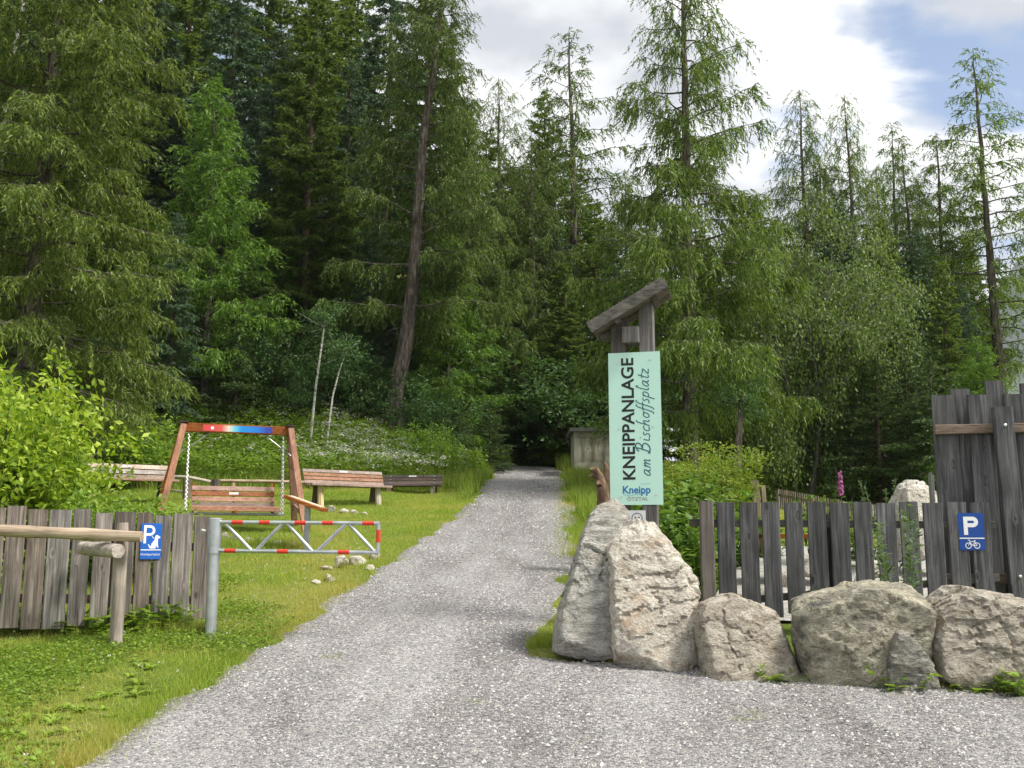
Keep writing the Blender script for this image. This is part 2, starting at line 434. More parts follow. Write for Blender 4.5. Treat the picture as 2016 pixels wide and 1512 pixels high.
M['galv'] = plain('galvanised_steel', (.50, .53, .55), rough=.42, metal=.75, var=.18, scale=9)
M['steel'] = plain('grey_steel', (.34, .35, .36), rough=.45, metal=.7, var=.15, scale=9)
M['chain'] = plain('bright_chain_steel', (.7, .7, .68), rough=.35, metal=.6, var=.2, scale=40)
M['red'] = plain('red_reflective_tape', (.62, .045, .025), rough=.45, var=.15, scale=30)
M['blue'] = plain('traffic_blue', (.012, .115, .50), rough=.35, var=.05, scale=6)
M['blue2'] = plain('traffic_blue_dark', (.008, .062, .30), rough=.35, var=.05, scale=6)
M['white'] = plain('white_paint', (.80, .81, .82), rough=.45, var=.04, scale=20)
M['mint'] = plain('mint_glass_panel', (.52, .80, .69), rough=.12, var=.02, scale=2, spec=.5)
M['mint_edge'] = plain('glass_edge', (.30, .62, .50), rough=.1, var=.05)
M['black'] = plain('black_lettering', (.012, .013, .014), rough=.4, var=.05)
M['teal'] = plain('teal_lettering', (.035, .135, .17), rough=.4, var=.05)
M['kblue'] = plain('logo_blue', (.01, .16, .42), rough=.4, var=.05)
M['kwave'] = plain('logo_light_blue', (.16, .46, .66), rough=.4, var=.05)
M['ktext'] = plain('logo_grey_brown', (.27, .22, .2), rough=.4, var=.05)
M['bolt'] = plain('bolt_steel', (.62, .64, .62), rough=.3, metal=.8, var=.1)
M['cap'] = plain('dark_sheet_cap', (.05, .035, .03), rough=.4, metal=.3)
M['plaster'] = plain('stained_pale_plaster', (.36, .34, .27), rough=.9, var=.45, scale=3.5, bump=.3)
M['shedroof'] = plain('mossy_grey_roof', (.10, .10, .085), rough=.9, var=.4, scale=6)
M['driftwood'] = barkmat('driftwood', [(.05, .028, .018), (.14, .09, .06), (.3, .21, .15)], (9, 9, 3))
M['picket'] = wood('faded_picket', [(.12, .10, .075), (.25, .215, .165), (.38, .34, .27)])
M['table'] = wood('orange_brown_plank', [(.16, .065, .03), (.28, .12, .06), (.38, .18, .1)], axis=0, knots=False)
M['bark_larch'] = barkmat('larch_bark', [(.035, .026, .022), (.10, .082, .07), (.22, .19, .165)])
M['bark_spruce'] = barkmat('spruce_bark', [(.04, .026, .02), (.11, .078, .058), (.2, .155, .12)], (18, 18, 6))
M['bark_birch'] = barkmat('birch_bark', [(.03, .028, .025), (.48, .47, .43), (.66, .65, .6)], (5, 5, 16), .2)
M['bark_grey'] = barkmat('grey_birch_bark', [(.035, .032, .028), (.13, .125, .11), (.26, .25, .225)], (9, 9, 7), .4)
M['bark_dark'] = barkmat('shrub_bark', [(.03, .022, .016), (.09, .07, .05), (.16, .13, .1)], (20, 20, 6))
M['larch'] = leafmat('larch_needles', [(.042, .078, .013), (.082, .138, .022), (.14, .21, .036), (.205, .275, .058)], trans=.38)
M['larch_olive'] = leafmat('larch_needles_olive', [(.05, .088, .014), (.10, .155, .025), (.165, .225, .04), (.24, .295, .066)], trans=.38)
M['larch_bright'] = leafmat('young_larch_needles', [(.06, .13, .018), (.115, .215, .026), (.18, .30, .045)], trans=.4)
M['spruce'] = leafmat('spruce_needles', [(.020, .045, .014), (.045, .085, .022), (.08, .135, .034), (.12, .19, .055)], trans=.22)
M['spruce_blue'] = leafmat('blue_green_spruce_needles', [(.035, .07, .036), (.07, .125, .062), (.115, .185, .098)], trans=.2)
M['birch'] = leafmat('birch_leaves', [(.085, .14, .034), (.13, .20, .05), (.175, .25, .07), (.25, .32, .125)], trans=.36)
M['rowan'] = leafmat('rowan_leaves', [(.035, .085, .024), (.07, .145, .042), (.12, .21, .065)], trans=.32)
M['shrub'] = leafmat('yellow_green_leaves', [(.11, .20, .014), (.22, .34, .024), (.34, .46, .045), (.48, .57, .10)], trans=.42, tcol=(1.2, 1.2, .55))
M['herb'] = leafmat('herb_leaves', [(.11, .20, .026), (.20, .32, .04), (.30, .42, .065)], trans=.38)
M['bank'] = leafmat('bank_leaves', [(.11, .20, .03), (.20, .32, .048), (.30, .43, .075)], trans=.42)
M['garden_leaf'] = leafmat('garden_leaves', [(.06, .12, .022), (.11, .20, .034), (.18, .28, .055)], trans=.36)
M['herb_yellow'] = leafmat('goldenrod_leaves', [(.11, .19, .024), (.19, .28, .036), (.31, .33, .06)], trans=.38)
M['mugwort'] = leafmat('grey_green_leaves', [(.06, .105, .05), (.115, .175, .085), (.18, .25, .14)], trans=.3)
M['pink'] = leafmat('foxglove_bells', [(.45, .10, .30), (.62, .2, .45), (.7, .34, .55)], trans=.3, tcol=(1.1, 1, 1.1))
M['flower'] = leafmat('white_umbels', [(.55, .58, .45), (.72, .74, .62), (.8, .8, .72)], trans=.25, tcol=(1, 1, 1))
M['rock_tan'] = rockmat('tan_gneiss', (.74, .70, .61), (.49, .45, .375), (.25, .225, .185), (.42, .22, .09), .5, 1.0, (1, 1, 1.7))
M['rock_grey'] = rockmat('grey_gneiss', (.64, .62, .56), (.40, .385, .345), (.18, .175, .16), (.38, .30, .18), .35, 4.2, (1, 1, 3.2))
M['rock_brown'] = rockmat('brown_gneiss', (.60, .55, .46), (.385, .345, .28), (.18, .16, .13), (.32, .23, .13), .45, 8.1, (1, 1, 2.5))
M['rock_olive'] = rockmat('olive_gneiss', (.57, .535, .42), (.355, .33, .245), (.145, .135, .11), (.085, .086, .084), .85, 12.6, (1, 1, 1.9))
M['rock_dark'] = rockmat('dark_gneiss', (.50, .48, .42), (.215, .21, .19), (.06, .062, .066), (.42, .37, .25), .4, 15.2, (1, 1, 2.6))
M['rock_pale'] = rockmat('pale_fieldstone', (.80, .77, .69), (.58, .545, .47), (.30, .275, .23), (.40, .3, .16), .3, 22.0)

def ground_material():
    m, n, l, b, o = newmat('meadow_soil')
    t = n.new('ShaderNodeTexCoord')
    a = n.new('ShaderNodeTexNoise'); a.inputs['Scale'].default_value = .55; a.inputs['Detail'].default_value = 6; a.inputs['Roughness'].default_value = .62
    l.new(t.outputs['Object'], a.inputs['Vector'])
    f = n.new('ShaderNodeTexNoise'); f.inputs['Scale'].default_value = 26; f.inputs['Detail'].default_value = 6; f.inputs['Roughness'].default_value = .75
    l.new(t.outputs['Object'], f.inputs['Vector'])
    r = ramp(n, [(.12, .19, .026), (.19, .24, .042), (.29, .265, .09)], [.36, .52, .68]); l.new(a.outputs[0], r.inputs[0])
    r2 = ramp(n, [(.4, .4, .4), (1.25, 1.25, 1.25)], [.3, .7]); l.new(f.outputs[0], r2.inputs[0])
    ml = n.new('ShaderNodeMixRGB'); ml.blend_type = 'MULTIPLY'; ml.inputs[0].default_value = 1; l.new(r.outputs[0], ml.inputs[1]); l.new(r2.outputs[0], ml.inputs[2])
    l.new(ml.outputs[0], b.inputs['Base Color']); b.inputs['Roughness'].default_value = .95; b.inputs['Specular IOR Level'].default_value = .1
    bp = n.new('ShaderNodeBump'); bp.inputs['Strength'].default_value = .8; bp.inputs['Distance'].default_value = .05
    l.new(f.outputs[0], bp.inputs['Height']); l.new(bp.outputs[0], b.inputs['Normal'])
    return m
M['ground'] = ground_material()

def gravel_material():
    m, n, l, b, o = newmat('crushed_gravel')
    t = n.new('ShaderNodeTexCoord')
    v1 = n.new('ShaderNodeTexVoronoi'); v1.inputs['Scale'].default_value = 62; l.new(t.outputs['Object'], v1.inputs['Vector'])
    v2 = n.new('ShaderNodeTexVoronoi'); v2.inputs['Scale'].default_value = 130; l.new(t.outputs['Object'], v2.inputs['Vector'])
    sp_ = n.new('ShaderNodeSeparateColor'); l.new(v1.outputs['Color'], sp_.inputs[0])
    r = ramp(n, [(.12, .12, .127), (.22, .217, .227), (.30, .293, .297), (.37, .36, .345), (.55, .54, .515)], [0, .3, .6, .85, 1]); l.new(sp_.outputs[0], r.inputs[0])
    sp2 = n.new('ShaderNodeSeparateColor'); l.new(v2.outputs['Color'], sp2.inputs[0])
    r2 = ramp(n, [(.55, .55, .57), (1.3, 1.28, 1.24)]); l.new(sp2.outputs[1], r2.inputs[0])
    ml = n.new('ShaderNodeMixRGB'); ml.blend_type = 'MULTIPLY'; ml.inputs[0].default_value = .8; l.new(r.outputs[0], ml.inputs[1]); l.new(r2.outputs[0], ml.inputs[2])
    a = n.new('ShaderNodeTexNoise'); a.inputs['Scale'].default_value = .8; a.inputs['Detail'].default_value = 5; a.inputs['Roughness'].default_value = .6
    am = n.new('ShaderNodeMapping'); am.inputs['Scale'].default_value = (1.5, .38, 1); l.new(t.outputs['Object'], am.inputs['Vector']); l.new(am.outputs[0], a.inputs['Vector'])
    r3 = ramp(n, [(.66, .635, .61), (1.14, 1.13, 1.12)], [.36, .64]); l.new(a.outputs[0], r3.inputs[0])
    m2 = n.new('ShaderNodeMixRGB'); m2.blend_type = 'MULTIPLY'; m2.inputs[0].default_value = 1; l.new(ml.outputs[0], m2.inputs[1]); l.new(r3.outputs[0], m2.inputs[2])
    l.new(m2.outputs[0], b.inputs['Base Color']); b.inputs['Roughness'].default_value = .9; b.inputs['Specular IOR Level'].default_value = .2
    iv = n.new('ShaderNodeMath'); iv.operation = 'SUBTRACT'; iv.inputs[0].default_value = 1; l.new(v1.outputs['Distance'], iv.inputs[1])
    bp = n.new('ShaderNodeBump'); bp.inputs['Strength'].default_value = .9; bp.inputs['Distance'].default_value = .012
    l.new(iv.outputs[0], bp.inputs['Height']); l.new(bp.outputs[0], b.inputs['Normal'])
    return m
M['gravel'] = gravel_material()
M['chips'] = leafmat('gravel_chips', [(.10, .10, .107), (.205, .202, .21), (.29, .285, .288), (.36, .35, .337), (.53, .52, .49)], trans=0.0, rough=.85, patch=((.205, .195, .185), .75, .46, .64), pstretch=(1.5, .38, 1))
M['grass'] = leafmat('grass_blades', [(.15, .25, .028), (.235, .345, .04), (.33, .43, .056), (.48, .50, .125)], trans=.42, patch=((.50, .45, .14), .6, .44, .64))
M['meadow'] = leafmat('meadow_blades', [(.11, .20, .024), (.19, .30, .036), (.28, .38, .055), (.40, .42, .11)], trans=.42, patch=((.30, .27, .08), .35, .54, .70))
M['mountain'] = barkmat('forested_mountain', [(.03, .05, .03), (.06, .09, .05), (.12, .13, .10)], (.02, .02, .02), .3)
M['garden_gravel'] = plain('pale_garden_gravel', (.33, .32, .29), rough=.9, var=.5, scale=30, bump=.5)

# ------------------------------------------------------------------ the setting: ground, gravel, mountain
def axis_steps(lo, hi, fine_lo, fine_hi, step, grow=1.22):
    a = list(np.arange(fine_lo, fine_hi + 1e-6, step))
    s = step
    while a[-1] < hi: s *= grow; a.append(a[-1] + s)
    s = step
    while a[0] > lo: s *= grow; a.insert(0, a[0] - s)
    return np.array(a)

def sheet(xs, ys, zf):
    X, Y = np.meshgrid(xs, ys)
    Z = zf(X, Y)
    v = np.stack([X, Y, Z], -1).reshape(-1, 3)
    nx, ny = len(xs), len(ys)
    i = np.arange((ny - 1) * nx).reshape(ny - 1, nx)[:, :-1].ravel()
    return v, np.stack([i, i + 1, i + nx + 1, i + nx], -1)

gv, gf = sheet(axis_steps(-2500, 2500, -16, 18, .3), axis_steps(-600, 3500, -4, 46, .3), terrain)
ground = link_mesh('ground', fast_mesh('ground', gv, gf, M['ground'], True)); tag(ground, kind='structure')

# outline of the gravel: forecourt and the path that climbs into the wood
edge_px_left = [(150, 1512), (330, 1390), (470, 1300), (545, 1258), (700, 1152), (780, 1098), (860, 1045), (930, 988), (962, 955), (975, 928)]
edge_px_right = [(1096, 926), (1112, 950), (1122, 1000), (1128, 1060), (1122, 1110), (1105, 1180), (1078, 1235), (1052, 1266), (1070, 1290), (1130, 1298), (1230, 1300), (1290, 1288), (1400, 1285), (1700, 1300), (2016, 1318)]
L_ = [G(u, v)[:2] for u, v in edge_px_left]
R_ = [G(u, v)[:2] for u, v in edge_px_right]
GPOLY = np.array([(-3.3, -12), (-3.0, 2), (-2.75, 4.5)] + [tuple(q) for q in L_] +
                 [(-.9, 36), (-1.2, 40), (.9, 40), (1.35, 36)] + [tuple(q) for q in R_] + [(8, 7.2), (12, 6.8), (12, -12)])

def gravel_sd(x, y):
    """signed distance to the gravel outline, positive inside"""
    p = np.stack([np.ravel(x), np.ravel(y)], -1)
    inside = np.zeros(len(p), bool); d2 = np.full(len(p), 1e9)
    n = len(GPOLY)
    for i in range(n):
        a, b = GPOLY[i], GPOLY[(i + 1) % n]
        ab = b - a; t = np.clip(((p - a) @ ab) / (ab @ ab + 1e-12), 0, 1)
        d2 = np.minimum(d2, ((p - a - t[:, None] * ab) ** 2).sum(1))
        c = (a[1] > p[:, 1]) != (b[1] > p[:, 1])
        xi = a[0] + (p[:, 1] - a[1]) / (b[1] - a[1] + 1e-12) * ab[0]
        inside ^= c & (p[:, 0] < xi)
    s = np.where(inside, 1, -1) * np.sqrt(d2)
    s = s + .13 * fbm(np.stack([p[:, 0] * 1.5, p[:, 1] * 1.5, 0 * p[:, 0] + 4], -1), 4, .62)
    return s.reshape(np.shape(x))

def gravel_z(X, Y):
    s = gravel_sd(X, Y)
    # shallow wheel rut crossing the forecourt
    a, b = G(1430, 1350)[:2], G(1850, 1500)[:2]
    ab = b - a; t = np.clip(((X - a[0]) * ab[0] + (Y - a[1]) * ab[1]) / (ab @ ab), 0, 1)
    dr = np.hypot(X - a[0] - t * ab[0], Y - a[1] - t * ab[1])
    rut = -.012 * np.exp(-(dr / .07) ** 2) + .012 * np.exp(-((dr - .16) / .07) ** 2)
    lump = .006 * fbm(np.stack([X.ravel() * 2.2, Y.ravel() * 2.2, 0 * X.ravel() + 9], -1), 3).reshape(X.shape)
    return terrain(X, Y) + np.clip(s * .28, -.06, .022) + (rut + lump) * (s > .1)

xs = np.concatenate([np.arange(-4, 6, .08), np.arange(6, 12.3, .3)]); ys = np.concatenate([np.arange(-12, 3.9, .5), np.arange(4, 13, .08), np.arange(13, 40.2, .2)])
pv, pf = sheet(xs, ys, gravel_z)
psd = gravel_sd(pv[:, 0], pv[:, 1])
pf = pf[(psd[pf] > -.22).any(1)]
path = link_mesh('gravel_path', fast_mesh('gravel_path', pv, pf, M['gravel'], True)); tag(path, kind='structure')

def scatter(n, x0, x1, y0, y1, rng):
    return rng.uniform(x0, x1, n), rng.uniform(y0, y1, n)

def rand_unit(rng, n):
    return unit(rng.normal(size=(n, 3)))

def in_view(x, y, z=0.6, pad=80):
    """keep what the picture and a step to the side of it can show"""
    return (np.abs(x) < (1008 + pad) / F * y * 1.02 + 1.3) & (y > 3.6)

# loose gravel chips: flattened pyramids, thousands of them
rng = np.random.default_rng(3)
n = 420000
cx_ = rng.uniform(-5.5, 6.5, n); cy_ = 4.3 + 26 * rng.uniform(0, 1, n) ** 2.3
keep = in_view(cx_, cy_, pad=60); cx_, cy_ = cx_[keep], cy_[keep]
s = gravel_sd(cx_, cy_); keep = s > rng.normal(-.02, .11, len(s)); cx_, cy_ = cx_[keep][:90000], cy_[keep][:90000]
n = len(cx_)
cz_ = gravel_z(cx_, cy_)
size = (.0050 + .0088 * rng.uniform(0, 1, n) ** 3.2) * (1 + .03 * (cy_ - 5))
big = rng.uniform(0, 1, n) > .985; size[big] *= 1.7
th = rng.uniform(0, 2 * np.pi, n)
base = np.stack([cx_, cy_, cz_ - .001], -1)
vs = []
for k in range(4):
    a = th + k * np.pi / 2 + rng.uniform(-.4, .4, n); r = size * rng.uniform(.7, 1.3, n)
    vs.append(base + np.stack([np.cos(a) * r, np.sin(a) * r, rng.uniform(-.2, .25, n) * size], -1))
vs.append(base + np.stack([rng.normal(0, .3, n) * size, rng.normal(0, .3, n) * size, size * rng.uniform(.5, 1.1, n)], -1))
V = np.stack(vs, 1).reshape(-1, 3)
i = np.arange(n)[:, None] * 5
Fc = np.concatenate([i + np.array([[k, (k + 1) % 4, 4]]) for k in range(4)], 0)
chips = link_mesh('gravel_chips', fast_mesh('gravel_chips', V, Fc, M['chips'])); tag(chips, 'loose pale and blue grey gravel chips strewn over forecourt and path', 'gravel', kind='stuff')

# hillside across the valley
mxs = np.linspace(500, 2600, 90); mys = np.linspace(1200, 2500, 40)
def mzf(X, Y):
    s = sstep(1200, 2000, Y)
    prof = np.interp(X / Y, [.3, .40, .47, .52, .7, 1.2], [0, 120, 420, 560, 800, 1000])
    return -20 + s * prof * (1 + .12 * fbm(np.stack([X.ravel() / 180, Y.ravel() / 180, 0 * X.ravel()], -1), 4).reshape(X.shape))
mv, mf = sheet(mxs, mys, mzf)
mountain = link_mesh('mountain', fast_mesh('mountain', mv, mf, M['mountain'], True)); tag(mountain, kind='structure')

# ------------------------------------------------------------------ boulders
def hull_planes(pts):
    bm = bmesh.new()
    for p in pts: bm.verts.new([float(c) for c in p])
    bmesh.ops.convex_hull(bm, input=bm.verts)
    bm.normal_update()
    c = np.mean(np.asarray(pts), axis=0)
    pl = []
    for f in bm.faces:
        nn = np.array(f.normal); d = float(nn @ (np.array(f.verts[0].co) - c))
        if d < 0: nn, d = -nn, -d
        pl.append((*nn, d))
    bm.free()
    return c, np.array(pl)

_ico = {}
def ico(level):
    if level not in _ico:
        bm = bmesh.new(); bmesh.ops.create_icosphere(bm, subdivisions=level, radius=1)
        _ico[level] = (np.array([v.co[:] for v in bm.verts]), np.array([[v.index for v in f.verts] for f in bm.faces])); bm.free()
    return _ico[level]

def rock_from(pts, level, seed, rough=.05, round_=160.0):
    c, pl = hull_planes(pts)
    rr = np.random.default_rng(int(seed) * 7 + 1)
    cut = unit(rand_unit(rr, 12) + np.array([0, -.35, .1]))
    sup = ((np.asarray(pts) - c) @ cut.T).max(0)
    pl = np.concatenate([pl, np.concatenate([cut, (sup * rr.uniform(.88, .985, 12))[:, None]], 1)])
    d, f = ico(level)
    den = d @ pl[:, :3].T
    q = np.clip(den, 0.02, None) / pl[:, 3]
    r = 1.0 / (q ** round_).sum(1) ** (1.0 / round_)
    v = d * r[:, None]
    sc = np.abs(v).max()
    # spalled flakes: the surface drops in thin steps along wandering edges
    w1 = fbm(v / sc * 1.7 + seed * 5.3, 3); w2 = fbm(v / sc * 3.6 + seed * 2.1, 3)
    step = np.floor(w1 * 3.0) / 3.0 * .5 + np.floor(w2 * 2.5) / 2.5 * .3
    crack = np.clip(1 - np.abs(vnoise(v / sc * 2.1 + seed * 2.9 + .3 * w2[:, None])) * 16, 0, 1)
    fine = fbm(v / sc * 13 + seed, 3)
    sdv = unit(np.array([.35 * math.sin(seed), .25, 1.0 - .5 * math.cos(seed * 1.7)]))
    lay = (v @ sdv) / sc * 4.5 + w2 * .55 + w1 * .35                      # foliation ledges
    ledge = (lay - np.floor(lay)) * np.clip(vnoise(v / sc * 1.3 + seed * 7.7) * 1.6 + .5, 0, 1)
    v = v + d * sc * (rough * .55 * step - rough * .55 * crack * (w1 > -.1) + rough * .15 * fine - rough * .28 * ledge)[:, None]
    return c, v, f

def boulder(name, px, Y, thick, mat, label, level=6, seed=1, cat='boulder', group=None, rough=.09, tilt=(0, 0)):
    """silhouette in photo pixels at distance Y; the body bulges forward and back by thick"""
    mid = np.array([P(u, v, Y + .12 * thick * math.sin(k * 2.1 + seed)) for k, (u, v) in enumerate(px)])
    c = mid.mean(0)
    rr = np.random.default_rng(seed)
    slope_ = rr.normal(0, .10, 2)
    front = c + (mid - c) * rr.uniform(.84, .95, (len(mid), 1)) + np.array([0, -1, 0]) * thick * (.46 + rr.uniform(-.025, .015, (len(mid), 1)) + ((mid - c)[:, :1] * slope_[0] + (mid - c)[:, 2:] * slope_[1]))
    back = c + (mid - c) * rr.uniform(.6, .85, (len(mid), 1)) + np.array([0, 1, 0]) * thick * .5
    front[:, 1] += (front[:, 2] - c[2]) * tilt[0]; front[:, 0] += tilt[1] * thick
    lowm = mid[:, 2] < c[2] - .2 * np.ptp(mid[:, 2])
    front[lowm, 2] = mid[lowm, 2] - .10; front[lowm, 0] = c[0] + (mid[lowm, 0] - c[0]) * .97
    low = mid[lowm] - np.array([0, 0, .14])
    cc, v, f = rock_from(np.concatenate([mid, front, back, low]), level, seed, rough)
    me = fast_mesh(name, v, f, mat, True); me.set_sharp_from_angle(angle=math.radians(11))
    o = link_mesh(name, me, None, Vector([float(q) for q in cc]))
    return tag(o, label, cat, group)

BG = 'boulders lining the forecourt'
boulder('boulder', [(1086, 1252), (1094, 1205), (1115, 1140), (1140, 1062), (1160, 1012), (1182, 984), (1206, 976), (1228, 986), (1242, 1015), (1232, 1070), (1215, 1140), (1208, 1262), (1165, 1268), (1115, 1262)], 9.15, .75, M['rock_grey'],
        'tall leaning grey boulder at the path edge beside the mint sign', seed=3, group=BG, tilt=(.2, -.04))
boulder('boulder', [(1189, 1075), (1196, 1050), (1222, 1027), (1250, 1017), (1285, 1025), (1308, 1054), (1335, 1092), (1370, 1138), (1372, 1165), (1368, 1225), (1354, 1290), (1335, 1306), (1290, 1304), (1222, 1288), (1196, 1276), (1188, 1180)], 8.95, .8, M['rock_tan'],
        'tallest tan boulder with rusty orange stains in front of the mint sign', seed=5, group=BG, tilt=(.24, 0))
boulder('boulder', [(1350, 1236), (1364, 1203), (1376, 1184), (1420, 1174), (1443, 1165), (1470, 1176), (1500, 1192), (1536, 1206), (1552, 1250), (1562, 1310), (1540, 1322), (1390, 1322), (1368, 1298)], 8.55, .7, M['rock_brown'],
        'low brown boulder with a peaked top between the tan and olive boulders', seed=8, group=BG, tilt=(.45, 0))
boulder('boulder', [(1556, 1210), (1563, 1174), (1620, 1160), (1680, 1142), (1762, 1138), (1797, 1150), (1808, 1182), (1803, 1250), (1785, 1310), (1730, 1342), (1600, 1335), (1562, 1320)], 8.4, .95, M['rock_olive'],
        'broad olive brown block with a dark corner below the dark picket fence', seed=11, group=BG, tilt=(.12, 0))
boulder('boulder', [(1730, 1330), (1736, 1282), (1753, 1236), (1766, 1230), (1790, 1256), (1832, 1312), (1838, 1345), (1780, 1352)], 7.98, .42, M['rock_dark'],
        'small dark grey pointed boulder leaning between two larger boulders', level=5, seed=14, group=BG)
boulder('boulder', [(1804, 1250), (1810, 1192), (1848, 1152), (1882, 1150), (1902, 1166), (1962, 1172), (2030, 1180), (2050, 1215), (2010, 1262), (2000, 1290), (1945, 1340), (1880, 1342), (1818, 1300)], 8.25, .85, M['rock_brown'],
        'wide rough brown boulder under the bicycle parking sign', seed=17, group=BG, tilt=(.2, 0))
boulder('boulder', [(2005, 1260), (2010, 1228), (2040, 1205), (2110, 1200), (2125, 1260), (2100, 1310), (2030, 1300)], 8.3, .55, M['rock_dark'],
        'dark boulder wedged beside the wide rough brown boulder', level=5, seed=20, group=BG)
boulder('boulder', [(1955, 1345), (1985, 1308), (2020, 1292), (2090, 1300), (2110, 1340), (2050, 1362), (1980, 1360)], 7.95, .4, M['rock_grey'],
        'flat grey slab of rock lying at the foot of the wide brown boulder', level=5, seed=23, group=BG)
boulder('boulder', [(1752, 1085), (1754, 995), (1764, 962), (1786, 940), (1812, 944), (1832, 960), (1842, 995), (1846, 1085)], 13.0, .75, M['rock_pale'],
        'pale cream boulder standing in the garden behind the dark picket fence', seed=26, group=BG)

def fieldstone(u, v, wpx, hpx, mat, label, group, seed, cat='stone'):
    g = G(u, v)
    Y = g[1]; k = Y / F
    w, h = wpx * k / 2, hpx * k
    rr = np.random.default_rng(seed)
    pts = rand_unit(rr, 16) * np.array([w, w * .75, h * .62]) * rr.uniform(.8, 1.15, (16, 1)) + np.array([g[0], Y, g[2] + h * .28])
    cc, vv, ff = rock_from(pts, 4, seed, .07)
    o = link_mesh('fieldstone', fast_mesh('fieldstone', vv, ff, mat, True), None, Vector([float(q) for q in cc]))
    return tag(o, label, cat, group)

k = 0
for (u, v, w, h) in [(672, 1118, 30, 30), (702, 1112, 38, 26), (735, 1100, 34, 22), (640, 1122, 34, 10), (655, 1090, 40, 8), (728, 1122, 22, 12)]:
    k += 1; fieldstone(u, v, w, h, M['rock_pale'], 'pale stone in the grass heap under the striped barrier arm', 'stones heaped under the barrier arm', 100 + k)
for (u, v, w, h) in [(645, 1145, 32, 22), (622, 1150, 26, 10)]:
    k += 1; fieldstone(u, v, w, h, M['rock_pale'], 'pale half buried stone between the grass heap and the gravel edge', 'half buried stones near the path', 100 + k)
for (u, v, w, h) in [(652, 1008, 22, 16), (676, 1010, 22, 10), (698, 1012, 24, 10), (717, 1014, 18, 8), (640, 1006, 14, 8)]:
    k += 1; fieldstone(u, v, w, h, M['rock_pale'], 'whitish stone in the row between lectern and benches', 'row of whitish stones on the lawn', 100 + k)
for (u, v, w, h) in [(440, 1062, 26, 18), (466, 1064, 30, 15), (492, 1066, 26, 12), (514, 1068, 24, 12), (548, 1072, 26, 10), (575, 1074, 18, 8)]:
    k += 1; fieldstone(u, v, w, h, M['rock_dark'] if k % 2 else M['rock_brown'], 'brownish stone in the edging below the swing', 'stone edging below the swing', 100 + k)
for (u, v, w, h) in [(1138, 972, 16, 8), (1160, 974, 20, 9)]:
    k += 1; fieldstone(u, v, w, h, M['rock_pale'], 'pale stone on the verge beside the driftwood root', 'verge stones by the driftwood', 100 + k)

# ------------------------------------------------------------------ fences
def board(parent, name, bl, wvec, h, thick, mat, nrm, lean=0.0, sag=0.0, seed=0):
    """upright board: bottom centre bl, half width vector wvec, height h, front normal nrm"""
    mb = MB()
    rr = np.random.default_rng(seed)
    w = np.linalg.norm(wvec); e = wvec / w
    n = 6
    b = .005
    rings = []
    bow = rr.normal(0, .004); tw = rr.normal(0, .012)
    for i in range(n):
        t = i / (n - 1)
        c = bl + np.array([0, 0, h * t]) + nrm * (bow * math.sin(math.pi * t)) + e * (lean * t)
        ww = w * (1 + rr.normal(0, .012))
        nn = nrm * thick / 2; ee = e + nrm * tw * (t - .5); 
        for a, d in ((-1, -1 + .18), (-1 + b / w, -1), (1 - b / w, -1), (1, -1 + .18), (1, 1), (-1, 1)):
            rings.append(c + ee * ww * a - nn * d)
    f = [tuple(range(5, -1, -1)), tuple(range(6 * (n - 1), 6 * n))]
    for i in range(n - 1):
        for j in range(6):
            q = (j + 1) % 6
            f.append((i * 6 + j, i * 6 + q, (i + 1) * 6 + q, (i + 1) * 6 + j))
    mb.add(rings, f)
    return mb.build(name, mat, parent, origin=bl)

def lerp(a, b, t): return a + (b - a) * t

# left fence of wide brown grey boards
LF0, LF1 = np.array([*P(0, 1100, 9.15)[:2]]), np.array([*P(408, 1100, 10.1)[:2]])
ldir = np.append(unit(LF1 - LF0), 0); lnrm = np.array([ldir[1], -ldir[0], 0])
def lf(u):          # point on the left fence line under photo column u
    lo, hi = -.6, 1.4
    for _ in range(40):
        m_ = (lo + hi) / 2; q = lerp(LF0, LF1, m_); 
        if CX + F * q[0] / (q[1] * cp - .3 * sp) < u: lo = m_
        else: hi = m_
    return lerp(LF0, LF1, m_)
lfence = thing('plank_fence', 'weathered brown grey plank fence in front of the yellow green shrub', 'fence', (*LF0, T(*LF0)))
for k, (a, b) in enumerate([(-84, -45), (-40, 1), (4, 42), (46, 85), (88, 132), (137, 172), (180, 214), (219, 260), (264, 295), (300, 332), (336, 374), (378, 408)]):
    q0, q1 = lf(a), lf(b); c = (q0 + q1) / 2; t = (a + b) / 2 / 400
    zt = P((a + b) / 2, 998 + 18 * t + 3 * math.sin(k * 2.3), c[1])[2]; zb = P((a + b) / 2, 1240 - 16 * t + 3 * math.cos(k * 1.7), c[1])[2]
    board(lfence, 'board', np.array([*c, zb]), np.append((q1 - q0) / 2, 0), zt - zb, .028, M['fence_brown'], lnrm, seed=k)
for v_ in (1075, 1180):
    a, b = lf(-95), lf(412)
    A = np.array([*a, P(0, v_ - 3, a[1])[2]]); B = np.array([*b, P(400, v_ + 2, b[1])[2]])
    A -= lnrm * .045; B -= lnrm * .045
    MB().bevbox((A + B) / 2, lnrm * .025, (0, 0, .04), (B - A) / 2).build('rail', M['rail_brown'], lfence, origin=(A + B) / 2)
for u_ in (-60, 230, 400):
    c = lf(u_); A = np.array([*c, 0]) - lnrm * .115
    zt = P(u_, 1030, c[1])[2]; z0 = T(c[0], c[1]) - .2
    MB().bevbox((A[0], A[1], (zt + z0) / 2), ldir * .045, lnrm * .045, (0, 0, (zt - z0) / 2)).build('post', M['fence_brown'], lfence, origin=(A[0], A[1], z0))

